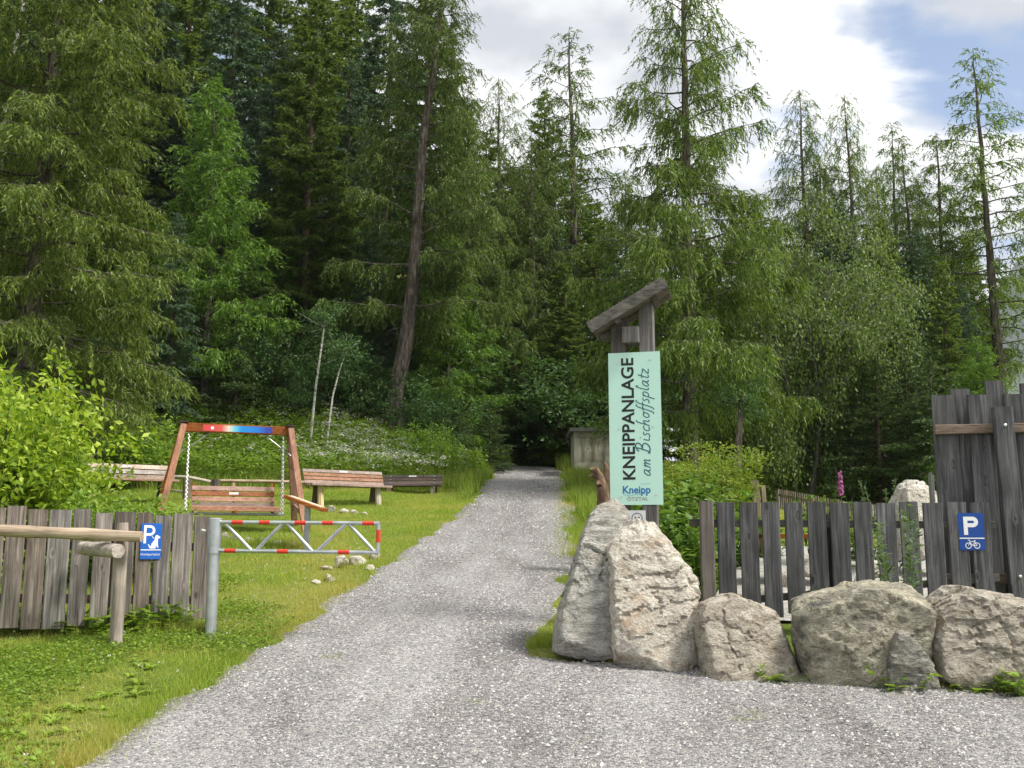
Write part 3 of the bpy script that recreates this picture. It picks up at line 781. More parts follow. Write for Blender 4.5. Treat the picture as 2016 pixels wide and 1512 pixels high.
# right fence of charcoal boards
RF0, RF1 = P(1378, 1090, 9.75)[:2], P(1960, 1090, 9.55)[:2]
rdir = np.append(unit(RF1 - RF0), 0); rnrm = np.array([rdir[1], -rdir[0], 0])
def rf(u):
    lo, hi = -.8, 1.6
    for _ in range(40):
        m_ = (lo + hi) / 2; q = lerp(RF0, RF1, m_)
        if CX + F * q[0] / (q[1] * cp + .0 * sp) < u: lo = m_
        else: hi = m_
    return lerp(RF0, RF1, m_)
rfence = thing('picket_fence', 'low charcoal grey board fence above the row of boulders', 'fence', (*RF0, T(*RF0)))
for k, (a, b) in enumerate([(1413, 1448), (1458, 1494), (1502, 1537), (1547, 1582), (1592, 1628), (1637, 1674), (1683, 1719), (1729, 1766), (1775, 1811), (1821, 1859), (1869, 1906), (1915, 1952)]):
    q0, q1 = rf(a), rf(b); c = (q0 + q1) / 2
    zt = P((a + b) / 2, 989 + 1.2 * math.sin(k * 2.9), c[1])[2]; zb = P((a + b) / 2, 1212 + 6 * math.sin(k * 1.3), c[1])[2]
    board(rfence, 'board', np.array([*c, zb]), np.append((q1 - q0) / 2, 0), zt - zb, .03, M['fence_dark'], rnrm, seed=40 + k)
c = (rf(1378) + rf(1405)) / 2
zt, z0 = P(1392, 987, c[1] - .05)[2], T(*c) - .2
MB().bevbox((c[0] + rnrm[0] * .03, c[1] + rnrm[1] * .03, (zt + z0) / 2), rdir * .063, rnrm * .06, (0, 0, (zt - z0) / 2), .008).build('end_post', M['sign_wood'], rfence, origin=(c[0], c[1], z0))
for u_ in (1640, 1900):
    c = rf(u_) ; A = np.array([*c, 0]) - rnrm * .12; zt = P(u_, 1012, c[1])[2]; z0 = T(*c) - .2
    MB().bevbox((A[0], A[1], (zt + z0) / 2), rdir * .045, rnrm * .045, (0, 0, (zt - z0) / 2)).build('post', M['fence_dark'], rfence, origin=(A[0], A[1], z0))
for va, vb in ((1029, 1034), (1192, 1137)):
    a, b = rf(1359), rf(1965)
    A = np.array([*a, P(1360, va, a[1])[2]]) - rnrm * .04; B = np.array([*b, P(1960, vb, b[1])[2]]) - rnrm * .04
    MB().bevbox((A + B) / 2, rnrm * .022, (0, 0, .034), (B - A) / 2).build('rail', M['rail_dark'], rfence, origin=(A + B) / 2)

# tall screen fence at the right with its prop
TY = 9.95
def tf(u, v, off=0.0): 
    q = P(u, v, TY + off - (u - 1835) * .0006); return q
tfence = thing('screen_fence', 'tall grey screen fence of overlapping boards with a diagonal prop', 'fence', (*tf(1835, 1100)[:2], T(*tf(1835, 1100)[:2])))
tdir = unit(tf(2000, 950) * [1, 1, 0] - tf(1835, 950) * [1, 1, 0]); tnrm = np.array([tdir[1], -tdir[0], 0])
for k, (a, b, v_, off) in enumerate([(1833, 1880, 778, 0), (1904, 1950, 777, 0), (1973, 2022, 776, 0), (2042, 2090, 775, 0), (2110, 2156, 774, 0),
                                     (1869, 1908, 766, .07), (1938, 1975, 750, .07), (2007, 2045, 755, .07), (2080, 2116, 752, .07)]):
    q0, q1 = tf(a, v_, off), tf(b, v_, off); c = (q0 + q1) / 2; z0 = T(c[0], c[1]) + .02
    board(tfence, 'board', np.array([c[0], c[1], z0]), (q1 - q0) / 2 * np.array([1, 1, 0]), c[2] - z0, .03, M['fence_dark'], tnrm, seed=80 + k)
for v_ in (847, 1139):
    A, B = tf(1838, v_), tf(2160, v_ - 4); A = A + tnrm * .045; B = B + tnrm * .045
    B[2] = A[2] + .01
    MB().bevbox((A + B) / 2, tnrm * .028, (0, 0, .046), (B - A) / 2, .006).build('rail', M['rail_brown'], tfence, origin=(A + B) / 2)
A, B = tf(1963, 805) + tnrm * .13, tf(1999, 1180) + tnrm * .16
B[2] = T(B[0], B[1]) - .05
pr = MB().bevbox((A + B) / 2, tdir * .088, tnrm * .045, (A - B) / 2, .008).build('prop', M['fence_dark'], tfence, origin=B)
for v_ in (841, 1134):
    t = (A[2] - tf(1968, v_)[2]) / (A[2] - B[2]); c = lerp(A, B, t) + tnrm * .046
    MB().tube([c - tnrm * .01, c + tnrm * .006, c + tnrm * .012], [.016, .016, .008], 10).build('bolt', M['bolt'], pr)

# ------------------------------------------------------------------ flat shapes and lettering
def text_mesh(body, size, name, mat, parent, o, ex, ey, nrm, shear=0.0, align='LEFT', space=1.0, depth=.0015, width=None, bold=0.0):
    """lettering in the frame o + ex*a + ey*b, standing proud along nrm"""
    cu = bpy.data.curves.new(name, 'FONT'); cu.body = body; cu.size = size; cu.shear = shear; cu.align_x = align
    cu.space_character = space; cu.extrude = 0; cu.offset = bold; cu.resolution_u = 5
    ob = bpy.data.objects.new(name, cu); COL.objects.link(ob)
    bpy.context.view_layer.update()
    me = bpy.data.meshes.new_from_object(ob.evaluated_get(bpy.context.evaluated_depsgraph_get()))
    bpy.data.objects.remove(ob); bpy.data.curves.remove(cu)
    v = np.array([q.co[:] for q in me.vertices]); f = [tuple(p.vertices) for p in me.polygons]
    bpy.data.meshes.remove(me)
    if width:
        x0, x1 = v[:, 0].min(), v[:, 0].max(); v[:, 0] = (v[:, 0] - x0) * width / (x1 - x0)
    W = o + v[:, :1] * ex + v[:, 1:2] * ey + nrm * depth
    mb = MB(); mb.add(W, f)
    return mb.build(name, mat, parent)

def stroke(mb, pts, w, o, ex, ey, nrm, depth=.0015, smooth=3):
    """pen stroke of width w through points (a, b)"""
    p = np.asarray(pts, float)
    for _ in range(smooth):
        if len(p) < 3: break
        q = np.empty((2 * len(p) - 2, 2)); q[0::2] = p[:-1] * .75 + p[1:] * .25; q[1::2] = p[:-1] * .25 + p[1:] * .75
        p = np.vstack([p[:1], q, p[-1:]])
    t = np.gradient(p, axis=0); t /= np.linalg.norm(t, axis=1, keepdims=True) + 1e-9
    nn = np.stack([-t[:, 1], t[:, 0]], -1) * w / 2
    a, b = p + nn, p - nn
    n_ = len(p)
    v = [o + ex * q[0] + ey * q[1] + nrm * depth for q in np.vstack([a, b])]
    mb.add(v, [(i, i + 1, i + n_ + 1, i + n_) for i in range(n_ - 1)])

def disc(mb, c, r0, r1, o, ex, ey, nrm, depth=.0015, n=28, a0=0, a1=2 * math.pi):
    th = np.linspace(a0, a1, n)
    v = [o + ex * (c[0] + r * math.cos(t)) + ey * (c[1] + r * math.sin(t)) + nrm * depth for r in (r0, r1) for t in th]
    mb.add(v, [(i, i + 1, i + n + 1, i + n) for i in range(n - 1)])

Zv = np.array([0, 0, 1.0])
def traffic_sign(name, label, o, ex, nrm, w, h, mat, loc):
    s_ = thing(name, label, 'sign', loc)
    MB().prism([(.008, 0), (w - .008, 0), (w, .008), (w, h - .008), (w - .008, h), (.008, h), (0, h - .008), (0, .008)], o, ex, Zv, -nrm * .004).build('panel', mat, s_)
    return s_

def letter_P(mb, x, y, w, h, t, o, ex, ey, nrm):
    v = lambda a, b: o + ex * a + ey * b + nrm * .0015
    mb.add([v(x, y), v(x + t, y), v(x + t, y + h), v(x, y + h)], [(0, 1, 2, 3)])
    rb = h * .29; cy_ = y + h - rb; cxr = x + w - rb
    for ya in (y + h - t, y + h - 2 * rb):
        mb.add([v(x + t, ya), v(cxr, ya), v(cxr, ya + t), v(x + t, ya + t)], [(0, 1, 2, 3)])
    disc(mb, (cxr, cy_), rb - t, rb, o, ex, ey, nrm, a0=-math.pi / 2, a1=math.pi / 2, n=16)

# dog parking sign on the left fence
q = lf(272); Yq = q[1] - .05
o = np.array([*(q + lnrm[:2] * .022), P(272, 1101, Yq)[2]]); w_ = np.linalg.norm(lf(313) - q); h_ = P(295, 1030, Yq)[2] - P(295, 1101, Yq)[2]
dogsign = traffic_sign('dog_parking_sign', 'blue dog parking sign with a white sitting dog on the plank fence', o, ldir, lnrm, w_, h_, M['blue'], o)
U = w_ / 40.0
mb = MB(); letter_P(mb, 5 * U, 31 * U, 22 * U, 36 * U, 5 * U, o, ldir, Zv, lnrm); mb.build('letter', M['white'], dogsign)
mb = MB()
dog = [(17, 21.5), (14, 29), (15, 30), (17, 27.5), (19.5, 24.5), (20, 27), (21, 31), (24, 35), (26.5, 38), (27.5, 41), (27, 44), (28.5, 47), (31, 48), (33, 47), (35, 45.5), (37, 44.5), (37.5, 42.5), (35, 41), (33, 39.5), (33, 36), (33.2, 30), (34, 25), (35, 23.2), (32.5, 22.5), (31, 25), (29.5, 27.5), (29, 24), (30, 22), (28, 21), (21, 20.6)]
def fan(mb, poly, o, ex, ey, nrm, depth=.0015):
    mb.add([o + ex * a + ey * b + nrm * depth for a, b in poly], [tuple(range(len(poly)))])
fan(mb, [(a * U, b * U) for a, b in dog], o, ldir, Zv, lnrm)
stroke(mb, [(21 * U, 46 * U), (23 * U, 42 * U), (27.5 * U, 40.5 * U)], 1.2 * U, o, ldir, Zv, lnrm)
mb.build('dog_symbol', M['white'], dogsign)
mb = MB(); fan(mb, [(0.4 * U, 17.2 * U), (39.6 * U, 17.2 * U), (39.6 * U, 19.2 * U), (0.4 * U, 19.2 * U)], o, ldir, Zv, lnrm); mb.build('line', M['white'], dogsign)
text_mesh('Hundeparkplatz', 6.5 * U, 'lettering', M['white'], dogsign, o + ldir * 1.2 * U + Zv * 7.5 * U, ldir, Zv, lnrm, width=37 * U, bold=.004 * U)

# bicycle parking sign on the right fence
q = rf(1888); Yq = q[1] - .03
o = np.array([*(q + rnrm[:2] * .022), P(1888, 1083, Yq)[2]]); w_ = np.linalg.norm(rf(1938) - q); h_ = P(1912, 1010, Yq)[2] - P(1912, 1083, Yq)[2]
bikesign = traffic_sign('bicycle_parking_sign', 'blue bicycle parking sign with a white P on the charcoal fence', o, rdir, rnrm, w_, h_, M['blue2'], o)
U = w_ / 50.0
mb = MB(); letter_P(mb, 10 * U, 30.5 * U, 29 * U, 36.5 * U, 8 * U, o, rdir, Zv, rnrm); mb.build('letter', M['white'], bikesign)
mb = MB(); fan(mb, [(.5 * U, 22.6 * U), (49.5 * U, 22.6 * U), (49.5 * U, 24.8 * U), (.5 * U, 24.8 * U)], o, rdir, Zv, rnrm); mb.build('line', M['white'], bikesign)
mb = MB()
for c_ in ((17, 9), (34, 9)): disc(mb, (c_[0] * U, c_[1] * U), 4.7 * U, 6.2 * U, o, rdir, Zv, rnrm)
for a, b in [((17, 9), (20.5, 17)), ((20.5, 17), (30, 17)), ((30, 17), (25.5, 9)), ((25.5, 9), (20, 16)), ((25.5, 9), (34, 9)), ((34, 9), (29.5, 18.5)), ((28, 19), (32, 19)), ((20.5, 17), (19.5, 20)), ((16.5, 20), (20, 20.3))]:
    stroke(mb, [np.array(a) * U, np.array(b) * U], 1.25 * U, o, rdir, Zv, rnrm, smooth=0)
mb.build('bicycle_symbol', M['white'], bikesign)

# ------------------------------------------------------------------ the tall mint sign with its little wooden roof
SY = 9.9
yaw = math.radians(14)
sdirx = np.array([math.cos(yaw), -math.sin(yaw), 0]); snrm = np.array([-math.sin(yaw), -math.cos(yaw), 0])
sc_ = P(1250, 845, SY)
def sg(u, v, off=0.0):
    """point on the sign plane under photo pixel (u, v)"""
    a, b = (u - CX) / F, (CY - v) / F
    d = np.array([a, cp - b * sp, sp + b * cp]); o_ = np.array([0, 0, CAMZ])
    k = ((sc_ + snrm * off - o_) @ snrm) / (d @ snrm)
    return o_ + d * k
gz = T(sc_[0], sc_[1])
sign = thing('sign_pylon', 'tall wooden sign with a mint green glass panel and a small slanted roof', 'sign', (sc_[0], sc_[1], gz))
for a, b, vt in ((1206, 1236, 628), (1261, 1290, 592)):
    q0, q1 = sg(a, 760, -.09), sg(b, 760, -.09); c = (q0 + q1) / 2; zt = sg((a + b) / 2, vt, -.09)[2]; z0 = T(c[0], c[1]) - .3
    w_ = np.linalg.norm((q1 - q0)[:2]) / 2
    MB().bevbox((c[0], c[1], (zt + z0) / 2), sdirx * w_, snrm * .07, (0, 0, (zt - z0) / 2), .008).build('post', M['sign_wood'], sign, origin=(c[0], c[1], z0))
c = sg(1244, 663, -.05); MB().bevbox(c, sdirx * .082, snrm * .13, (0, 0, .078), .008).build('block', M['sign_wood'], sign, origin=c)
# glass panel
pl, pr_ = sg(1199.5, 845), sg(1302.5, 845)
zt, zb = sg(1250, 693.5)[2], sg(1250, 994)[2]
pw = np.linalg.norm(pr_ - pl); ph = zt - zb
po = np.array([pl[0], pl[1], zb])
panel = MB().prism([(0, 0), (pw, 0), (pw, ph), (0, ph)], po, sdirx, Zv, -snrm * .012).build('panel', M['mint'], sign)
# words run upwards
u_ = pw / 103.0
def up(a, b): return po + sdirx * a * u_ + Zv * b * u_
text_mesh('KNEIPPANLAGE', 34 * u_, 'lettering', M['black'], panel, up(49.5, 49), Zv, -sdirx, snrm, width=242 * u_, bold=.75 * u_)
GL = {  # pen strokes of the script letters on a unit x-height, and each letter's advance
 'a': ([[(.62, .95), (.3, 1.0), (.05, .55), (.1, .08), (.35, .05), (.62, .55), (.68, 1.0)], [(.68, 1.0), (.6, .4), (.66, .04), (.9, .12)]], .95),
 'm': ([[(.02, .95), (.1, 1.0), (.08, .5), (.02, 0)], [(.06, .5), (.3, .95), (.45, .95), (.44, .5), (.4, 0)], [(.43, .5), (.68, .95), (.84, .95), (.82, .4), (.82, .04), (1.02, .12)]], 1.1),
 'B': ([[(.3, 2.1), (.26, 1.2), (.1, 0), (-.12, .12)], [(-.1, 1.75), (.15, 2.15), (.6, 2.3), (.95, 2.0), (.8, 1.4), (.35, 1.2)], [(.35, 1.2), (.95, 1.15), (1.1, .55), (.7, .0), (.1, .04), (-.1, .3)]], 1.3),
 'i': ([[(.08, 1.0), (.04, .4), (.12, .02), (.36, .14)], [(.17, 1.42), (.19, 1.5), (.2, 1.56)]], .42),
 's': ([[(.55, .92), (.3, 1.02), (.15, .75), (.4, .5), (.42, .15), (.15, -.02), (-.05, .12)]], .62),
 'c': ([[(.62, .85), (.45, 1.02), (.12, .8), (.05, .3), (.25, 0), (.62, .16)]], .66),
 'h': ([[(.42, 2.0), (.2, 2.1), (.12, 1.0), (.02, 0)], [(.08, .5), (.35, .95), (.55, .95), (.52, .4), (.54, .03), (.76, .12)]], .82),
 'o': ([[(.45, 1.0), (.15, .85), (.05, .35), (.25, 0), (.58, .2), (.66, .7), (.45, 1.0), (.6, .85), (.85, .9)]], .8),
 'f': ([[(.62, 1.95), (.42, 2.15), (.26, 1.6), (.16, .4), (.02, -.6), (-.2, -.7)], [(-.02, .98), (.25, 1.0), (.5, 1.06)]], .48),
 'p': ([[(.14, 1.0), (.08, .3), (-.06, -.85)], [(.1, .7), (.38, 1.02), (.64, .8), (.55, .2), (.3, 0), (.06, .2)], ], .78),
 'l': ([[(.34, 1.7), (.28, 2.15), (.12, 1.6), (.06, .5), (.12, .02), (.34, .14)]], .4),
 't': ([[(.26, 1.7), (.14, .7), (.12, .06), (.3, .02), (.46, .14)], [(-.06, 1.06), (.2, 1.08), (.52, 1.14)]], .52),
 'z': ([[(.02, .92), (.3, .98), (.6, .95), (.3, .5), (.0, .05), (.35, .06), (.68, .02)]], .7), ' ': ([], .55)}
mb = MB(); xh = 12.6; x_ = 0.0; tot = sum(GL[ch][1] for ch in 'am Bischoffsplatz')
kx = 214.0 / tot
for ch in 'am Bischoffsplatz':
    for st in GL[ch][0]:
        pts = [(80 - b * xh, 55 + (x_ + a * .9 + .16 * b) * kx) for a, b in st]
        stroke(mb, [np.array(q) * u_ for q in pts], (2.6 if ch == 'B' else 2.1) * u_, po, sdirx, Zv, snrm, smooth=3)
    x_ += GL[ch][1]
mb.build('script_lettering', M['teal'], panel)
text_mesh('Kneipp', 20.5 * u_, 'logo', M['kblue'], panel, up(25, 22.5), sdirx, Zv, snrm, width=54 * u_, bold=.5 * u_)
mb = MB(); stroke(mb, [np.array(q) * u_ for q in ((26, 20), (36, 18), (48, 19.5), (60, 20.5), (72, 22))], 1.0 * u_, po, sdirx, Zv, snrm); mb.build('logo_wave', M['kwave'], panel)
text_mesh('ÖTZTAL', 9.2 * u_, 'lettering', M['ktext'], panel, up(33, 8.5), sdirx, Zv, snrm, width=41 * u_, bold=.12 * u_)
mb = MB(); stroke(mb, [np.array(q) * u_ for q in ((60, 40.5), (79, 40.8))], .9 * u_, po, sdirx, Zv, snrm); mb.build('logo_tagline', M['kwave'], panel)
for a, b in ((17.5, 281), (84, 286), (19.5, 150), (87, 153), (21.5, 16), (90, 19)):
    c = up(a, b); MB().tube([c, c + snrm * .005], [.0095, .0085], 10).build('screw', M['bolt'], panel)
# slanted trough roof: two deep side boards with boarding between and battens under it
ra, rb_ = sg(1160, 646, .16), sg(1310, 555, .16)
rdv = rb_ - ra; rl = np.linalg.norm(rdv); rdv = rdv / rl
rup = np.cross(rdv, snrm); rup = rup if rup[2] > 0 else -rup
for off, nm in ((0.0, 'side_board'), (-.44, 'side_board')):
    c = (ra + rb_) / 2 + snrm * off
    MB().bevbox(c, rup * .058, snrm * .017, rdv * rl / 2, .004).build(nm, M['roof_wood'], sign, origin=c)
for k in range(3):
    c = (ra + rb_) / 2 - snrm * (.09 + .13 * k) - rup * (.034 - .004 * (k % 2))
    MB().bevbox(c, snrm * .064, rup * .013, rdv * (rl / 2 - .012), .003).build('roof_board', M['roof_wood'], sign, origin=c)
for t in (.32, .8):
    c = lerp(ra, rb_, t) - snrm * .22 - rup * .065
    MB().bevbox(c, rdv * .03, rup * .02, snrm * .19, .004).build('batten', M['roof_wood'], sign, origin=c)
c = lerp(ra, rb_, .1) - snrm * .36 - rup * .075
MB().bevbox(c, rdv * .05, rup * .022, snrm * .09, .004).build('batten', M['roof_wood'], sign, origin=c)
# small notice plate with a round face symbol under the panel
o = sg(1238, 1046, -.012); plate = thing('notice_plate', 'small white plate with a round face symbol below the mint panel', 'sign', o)
w_ = .165; h_ = .2
MB().prism([(0, 0), (w_, 0), (w_, h_), (0, h_)], o, sdirx, Zv, -snrm * .01).build('plate', M['white'], plate)
mb = MB(); disc(mb, (w_ / 2, h_ * .62), .046, .053, o, sdirx, Zv, snrm, depth=.0015)
for dx_ in (-.018, .018): disc(mb, (w_ / 2 + dx_, h_ * .66), .0, .008, o, sdirx, Zv, snrm, depth=.0015, n=10)
disc(mb, (w_ / 2, h_ * .62), .028, .033, o, sdirx, Zv, snrm, depth=.0015, n=14, a0=math.pi * 1.15, a1=math.pi * 1.85)
mb.build('face_symbol', M['black'], plate)

# ------------------------------------------------------------------ log rail in front of the left fence
lr = thing('log_rail', 'peeled log hitching rail on a round post before the plank fence', 'rail', G(228, 1272))
b0 = G(228, 1272); YP = b0[1]
top = P(234, 1029, YP)
zs = np.linspace(b0[2] - .25, top[2], 9)
MB().tube([(b0[0] + .004 * math.sin(i * 2) , b0[1], z) for i, z in enumerate(zs)] , [.058, .057, .056, .056, .055, .055, .054, .053, .045], 14, wob=.02, seed=2).build('post', M['logpost'], lr, smooth=True, origin=(b0[0], b0[1], b0[2]))
A, B = P(-130, 1038, YP - .16), P(279, 1057, YP - .10)
MB().tube([lerp(A, B, t) for t in np.linspace(0, 1, 12)], [.052 + .004 * math.sin(i * 1.7) for i in range(11)] + [.046], 14, wob=.02, seed=4).build('rail_log', M['log'], lr, smooth=True, origin=(A + B) / 2)
A, B = P(163, 1079, YP + .22), P(233, 1085, YP - .20)
sl = MB().tube([lerp(A, B, t) for t in np.linspace(0, 1, 6)], [.060, .063, .064, .062, .063, .062], 16, wob=.015, seed=5).build('support_log', M['log'], lr, smooth=True, origin=(A + B) / 2)

# ------------------------------------------------------------------ striped barrier gate
g0 = G(414, 1252)
gate = thing('barrier_gate', 'galvanised steel barrier gate with red striped lattice arm', 'gate', g0)
GY0, GY1 = g0[1], g0[1] - .22
def gp(u, v): return P(u, v, GY0 + (u - 415) / 335.0 * (GY1 - GY0))
zt = P(415, 1020, GY0)[2]; zm = P(415, 1090, GY0)[2]
MB().tube([(g0[0], g0[1], z) for z in (g0[2] - .3, zm)], [.052, .052], 20).build('post', M['galv'], gate, smooth=False)
MB().tube([(g0[0], g0[1], z) for z in (zm, zm + .002, zt - .006, zt, zt + .003)], [.052, .06, .06, .052, .0], 20).build('sleeve', M['galv'], gate)
c = P(404, 1045, GY0 - .05); MB().tube([c, c + np.array([-.03, -.03, .006])], [.012, .014], 8).build('bolt', M['bolt'], gate)
def bar(name, a, b, r, mat, par=gate): return MB().tube([a, b], [r, r], 10).build(name, mat, par, smooth=False)
R_t = .0185
topb = bar('top_tube', gp(424, 1028), gp(748, 1030.5), R_t, M['galv']); botb = bar('bottom_tube', gp(424, 1084), gp(745, 1088), R_t, M['galv'])
endb = bar('end_tube', gp(745.5, 1030), gp(744, 1089), R_t, M['galv'])
for a, b in (((445, 1032), (494, 1083)), ((504, 1084), (556, 1031)), ((566, 1032), (614, 1085)), ((624, 1086), (680, 1032)), ((688, 1033), (738, 1087))):
    bar('diagonal', gp(*a), gp(*b), .0165, M['galv'])
for a, b in ((457, 479), (511, 532), (581, 603), (635, 656), (714, 737)):
    bar('red_band', gp(a, 1028 + (a - 424) * .0077), gp(b, 1028 + (b - 424) * .0077), R_t + .0018, M['red'], topb)
for a, b in ((443, 465), (546, 568), (666, 688)):
    bar('red_band', gp(a, 1084 + (a - 424) * .0125), gp(b, 1084 + (b - 424) * .0125), R_t + .0018, M['red'], botb)
bar('red_band', gp(745.1, 1043), gp(744.6, 1068), R_t + .0018, M['red'], endb)

# ------------------------------------------------------------------ swing seat
BL, BR = P(364, 841, 16.25), P(569, 850, 16.85)
BR[2] = BL[2]
bd = unit(BR - BL); bf = np.array([bd[1], -bd[0], 0])        # along the beam, and out to the front
sm = (BL + BR) / 2
swing = thing('swing_seat', 'red brown timber swing seat hung on chains from an A frame', 'swing', (sm[0], sm[1], T(sm[0], sm[1])))
beam = MB().bevbox((BL + BR) / 2, bf * .045, (0, 0, .07), (BR - BL) / 2, .006).build('beam', M['oiled_x'], swing, origin=(BL + BR) / 2)
for e, sgn in ((BL, -1), (BR, 1)):
    for fr in (1, -1):
        foot = e + bd * sgn * (.40 if sgn < 0 else .24) + bf * fr * .55
        foot[2] = T(foot[0], foot[1]) - .05
        topp = e + bd * sgn * .02 + bf * fr * .045 + np.array([0, 0, .04])
        ax = unit(topp - foot); w1 = unit(np.cross(ax, bf)); w2 = np.cross(ax, w1)
        MB().bevbox((foot + topp) / 2, w1 * .048, w2 * .043, (topp - foot) / 2, .006).build('leg', M['oiled'], swing, origin=foot)
    c = e + bd * sgn * .02 + np.array([0, 0, .085])
    MB().box(c, bd * .075, bf * .1, (0, 0, .014)).build('cap', M['cap'], swing)
    f1, f2 = [e + bd * sgn * (.40 if sgn < 0 else .24) * .8 + bf * fr * .46 for fr in (1, -1)]
    zc = T(sm[0], sm[1]) + .34
    f1[2] = zc - .06; f2[2] = zc + .1
    MB().bevbox((f1 + f2) / 2, bd * .02, (0, 0, .04), (f1 - f2) / 2, .004).build('cross_brace', M['oiled_x'], swing)
    a = e - bd * sgn * .42 - np.array([0, 0, .06]); b = e + bd * sgn * .06 - np.array([0, 0, .42])
    MB().tube([a, b], .011, 6).build('stay', M['steel'], swing)
# coloured thermometer strip on the beam
def strip_mat():
    m, n, l, b, o = newmat('thermometer_print')
    t = n.new('ShaderNodeTexCoord'); sx = n.new('ShaderNodeSeparateXYZ'); l.new(t.outputs['Generated'], sx.inputs[0])
    r = ramp(n, [(.62, .05, .06), (.62, .10, .08), (.70, .62, .52), (.12, .52, .70), (.01, .25, .70), (.015, .17, .62), (.03, .05, .34)], [0, .27, .37, .46, .55, .8, .92])
    l.new(sx.outputs[0], r.inputs[0]); l.new(r.outputs[0], b.inputs['Base Color']); b.inputs['Roughness'].default_value = .35
    return m
M['thermo'] = strip_mat()
c0, c1 = lerp(BL, BR, .165), lerp(BL, BR, .83)
st = MB().box((c0 + c1) / 2 + bf * .047, (c1 - c0) / 2, bf * .002, (0, 0, .05)).build('thermometer_strip', M['thermo'], beam)
c = lerp(BL, BR, .255) + bf * .0505; MB().box(c, bd * .022, bf * .001, (0, 0, .022)).build('white_mark', M['white'], beam)
# seat
zs_ = P(460, 1013, 16.45)[2]
sc0, sc1 = lerp(BL, BR, .06), lerp(BL, BR, .93)
sc0 = np.array([sc0[0], sc0[1], zs_]); sc1 = np.array([sc1[0], sc1[1], zs_])
bench = MB()
for off, dz in ((.26, .085), (.17, .095), (.08, .10), (-.01, .10)):
    c = (sc0 + sc1) / 2 + bf * off + np.array([0, 0, dz]); MB().bevbox(c, bf * .038, (0, 0, .022 if off < .25 else .04), (sc1 - sc0) / 2 - bd * .03, .006).build('seat_slat', M['oiled_x'], swing, origin=c)
for k in range(4):
    c = (sc0 + sc1) / 2 - bf * (.07 + .035 * k) + np.array([0, 0, .165 + .088 * k]); MB().bevbox(c, np.array([0, 0, .037]) + bf * -.012, bf * .014, (sc1 - sc0) / 2 - bd * .07, .005).build('back_slat', M['oiled_x'], swing, origin=c)
for t in (.0, .5, 1.0):
    e = lerp(sc0 + bd * .1, sc1 - bd * .1, t)
    MB().bevbox(e - bf * .15 + np.array([0, 0, .29]), bd * .02, bf * .016, np.array([0, 0, .24]) - bf * .085, .004).build('back_support', M['oiled'], swing)
    MB().bevbox(e + bf * .11 + np.array([0, 0, .04]), bd * .025, (0, 0, .022), bf * .2, .004).build('seat_support', M['oiled'], swing)
barm = MB().bevbox((sc0 + sc1) / 2 + bf * .2 + np.array([0, 0, .01]), bf * .02, (0, 0, .018), (sc1 - sc0) / 2 + bd * .04, .003).build('carrier_bar', M['steel'], swing)
MB().bevbox((sc0 + sc1) / 2 - bf * .06 + np.array([0, 0, .01]), bf * .02, (0, 0, .018), (sc1 - sc0) / 2 + bd * .04, .003).build('carrier_bar', M['steel'], swing)
c = (sc0 + sc1) / 2 - bf * .165 + bf * .02 + np.array([0, 0, .43 - .088]) ; c = (sc0 + sc1) / 2 - bf * .125 + np.array([0, 0, .345]); MB().box(c, bd * .075, bf * .002, (0, 0, .022)).build('plaque', M['white'], swing)
def chain(a, b, par):
    mb = MB(); L = np.linalg.norm(b - a); n = int(L / .034); ax = unit(b - a)
    s1 = unit(np.cross(ax, np.array([0.2, 1, 0]))); s2 = np.cross(ax, s1)
    for i in range(n + 1):
        c = lerp(a, b, i / n); w = s1 if i % 2 else s2; nn = s2 if i % 2 else s1
        th = np.linspace(0, 2 * np.pi, 9)[:-1]
        ring = [c + ax * .024 * math.cos(t) + w * .0135 * math.sin(t) for t in th]
        v = []
        for p_ in ring:
            ro = unit(p_ - c)
            v += [p_ + ro * .0055, p_ + nn * .0055, p_ - ro * .0055, p_ - nn * .0055]
        f = [(4 * i_ + j, 4 * ((i_ + 1) % 8) + j, 4 * ((i_ + 1) % 8) + (j + 1) % 4, 4 * i_ + (j + 1) % 4) for i_ in range(8) for j in range(4)]
        mb.add(v, f)
    return mb.build('chain', M['chain'], par)
for e, sgn, s_ in ((BL + bd * .07, -1, sc0), (BR - bd * .09, 1, sc1)):
    top_ = e - np.array([0, 0, .06])
    chain(top_, s_ + bf * .2 + bd * sgn * .035 + np.array([0, 0, .02]), swing)
    chain(top_, s_ - bf * .06 + bd * sgn * .035 + np.array([0, 0, .02]), swing)

# ------------------------------------------------------------------ reading lectern
lp = G(603, 1086)
lec = thing('lectern_board', 'slanted timber reading board on a grey steel post beside the swing', 'lectern', lp)
LYb = lp[1]
pt = P(604, 990, LYb)
MB().bevbox((lp[0], lp[1], (lp[2] - .2 + pt[2]) / 2), (.04, 0, 0), (0, .03, 0), (0, 0, (pt[2] - lp[2] + .2) / 2), .006).build('post', M['steel'], lec)
e0, e1 = P(564, 979, LYb), P(640, 1006, LYb - .03)
bx = unit(e1 - e0); by = unit(unit((e0 + e1) / 2 - np.array([0, 0, CAMZ])) + np.array([0, 0, .07])); by = unit(by - bx * (by @ bx)); bn = np.cross(bx, by); bn = bn if bn[2] > 0 else -bn
c = (e0 + e1) / 2 + bn * .01
fr_ = MB().bevbox(c, by * .17, bn * .024, (e1 - e0) / 2, .004).build('board', M['oiled_x'], lec, origin=c)
MB().box(c + bn * .028, bx * (np.linalg.norm(e1 - e0) / 2 - .05), by * .13, bn * .006).build('sheet', M['leg_pale'], fr_)

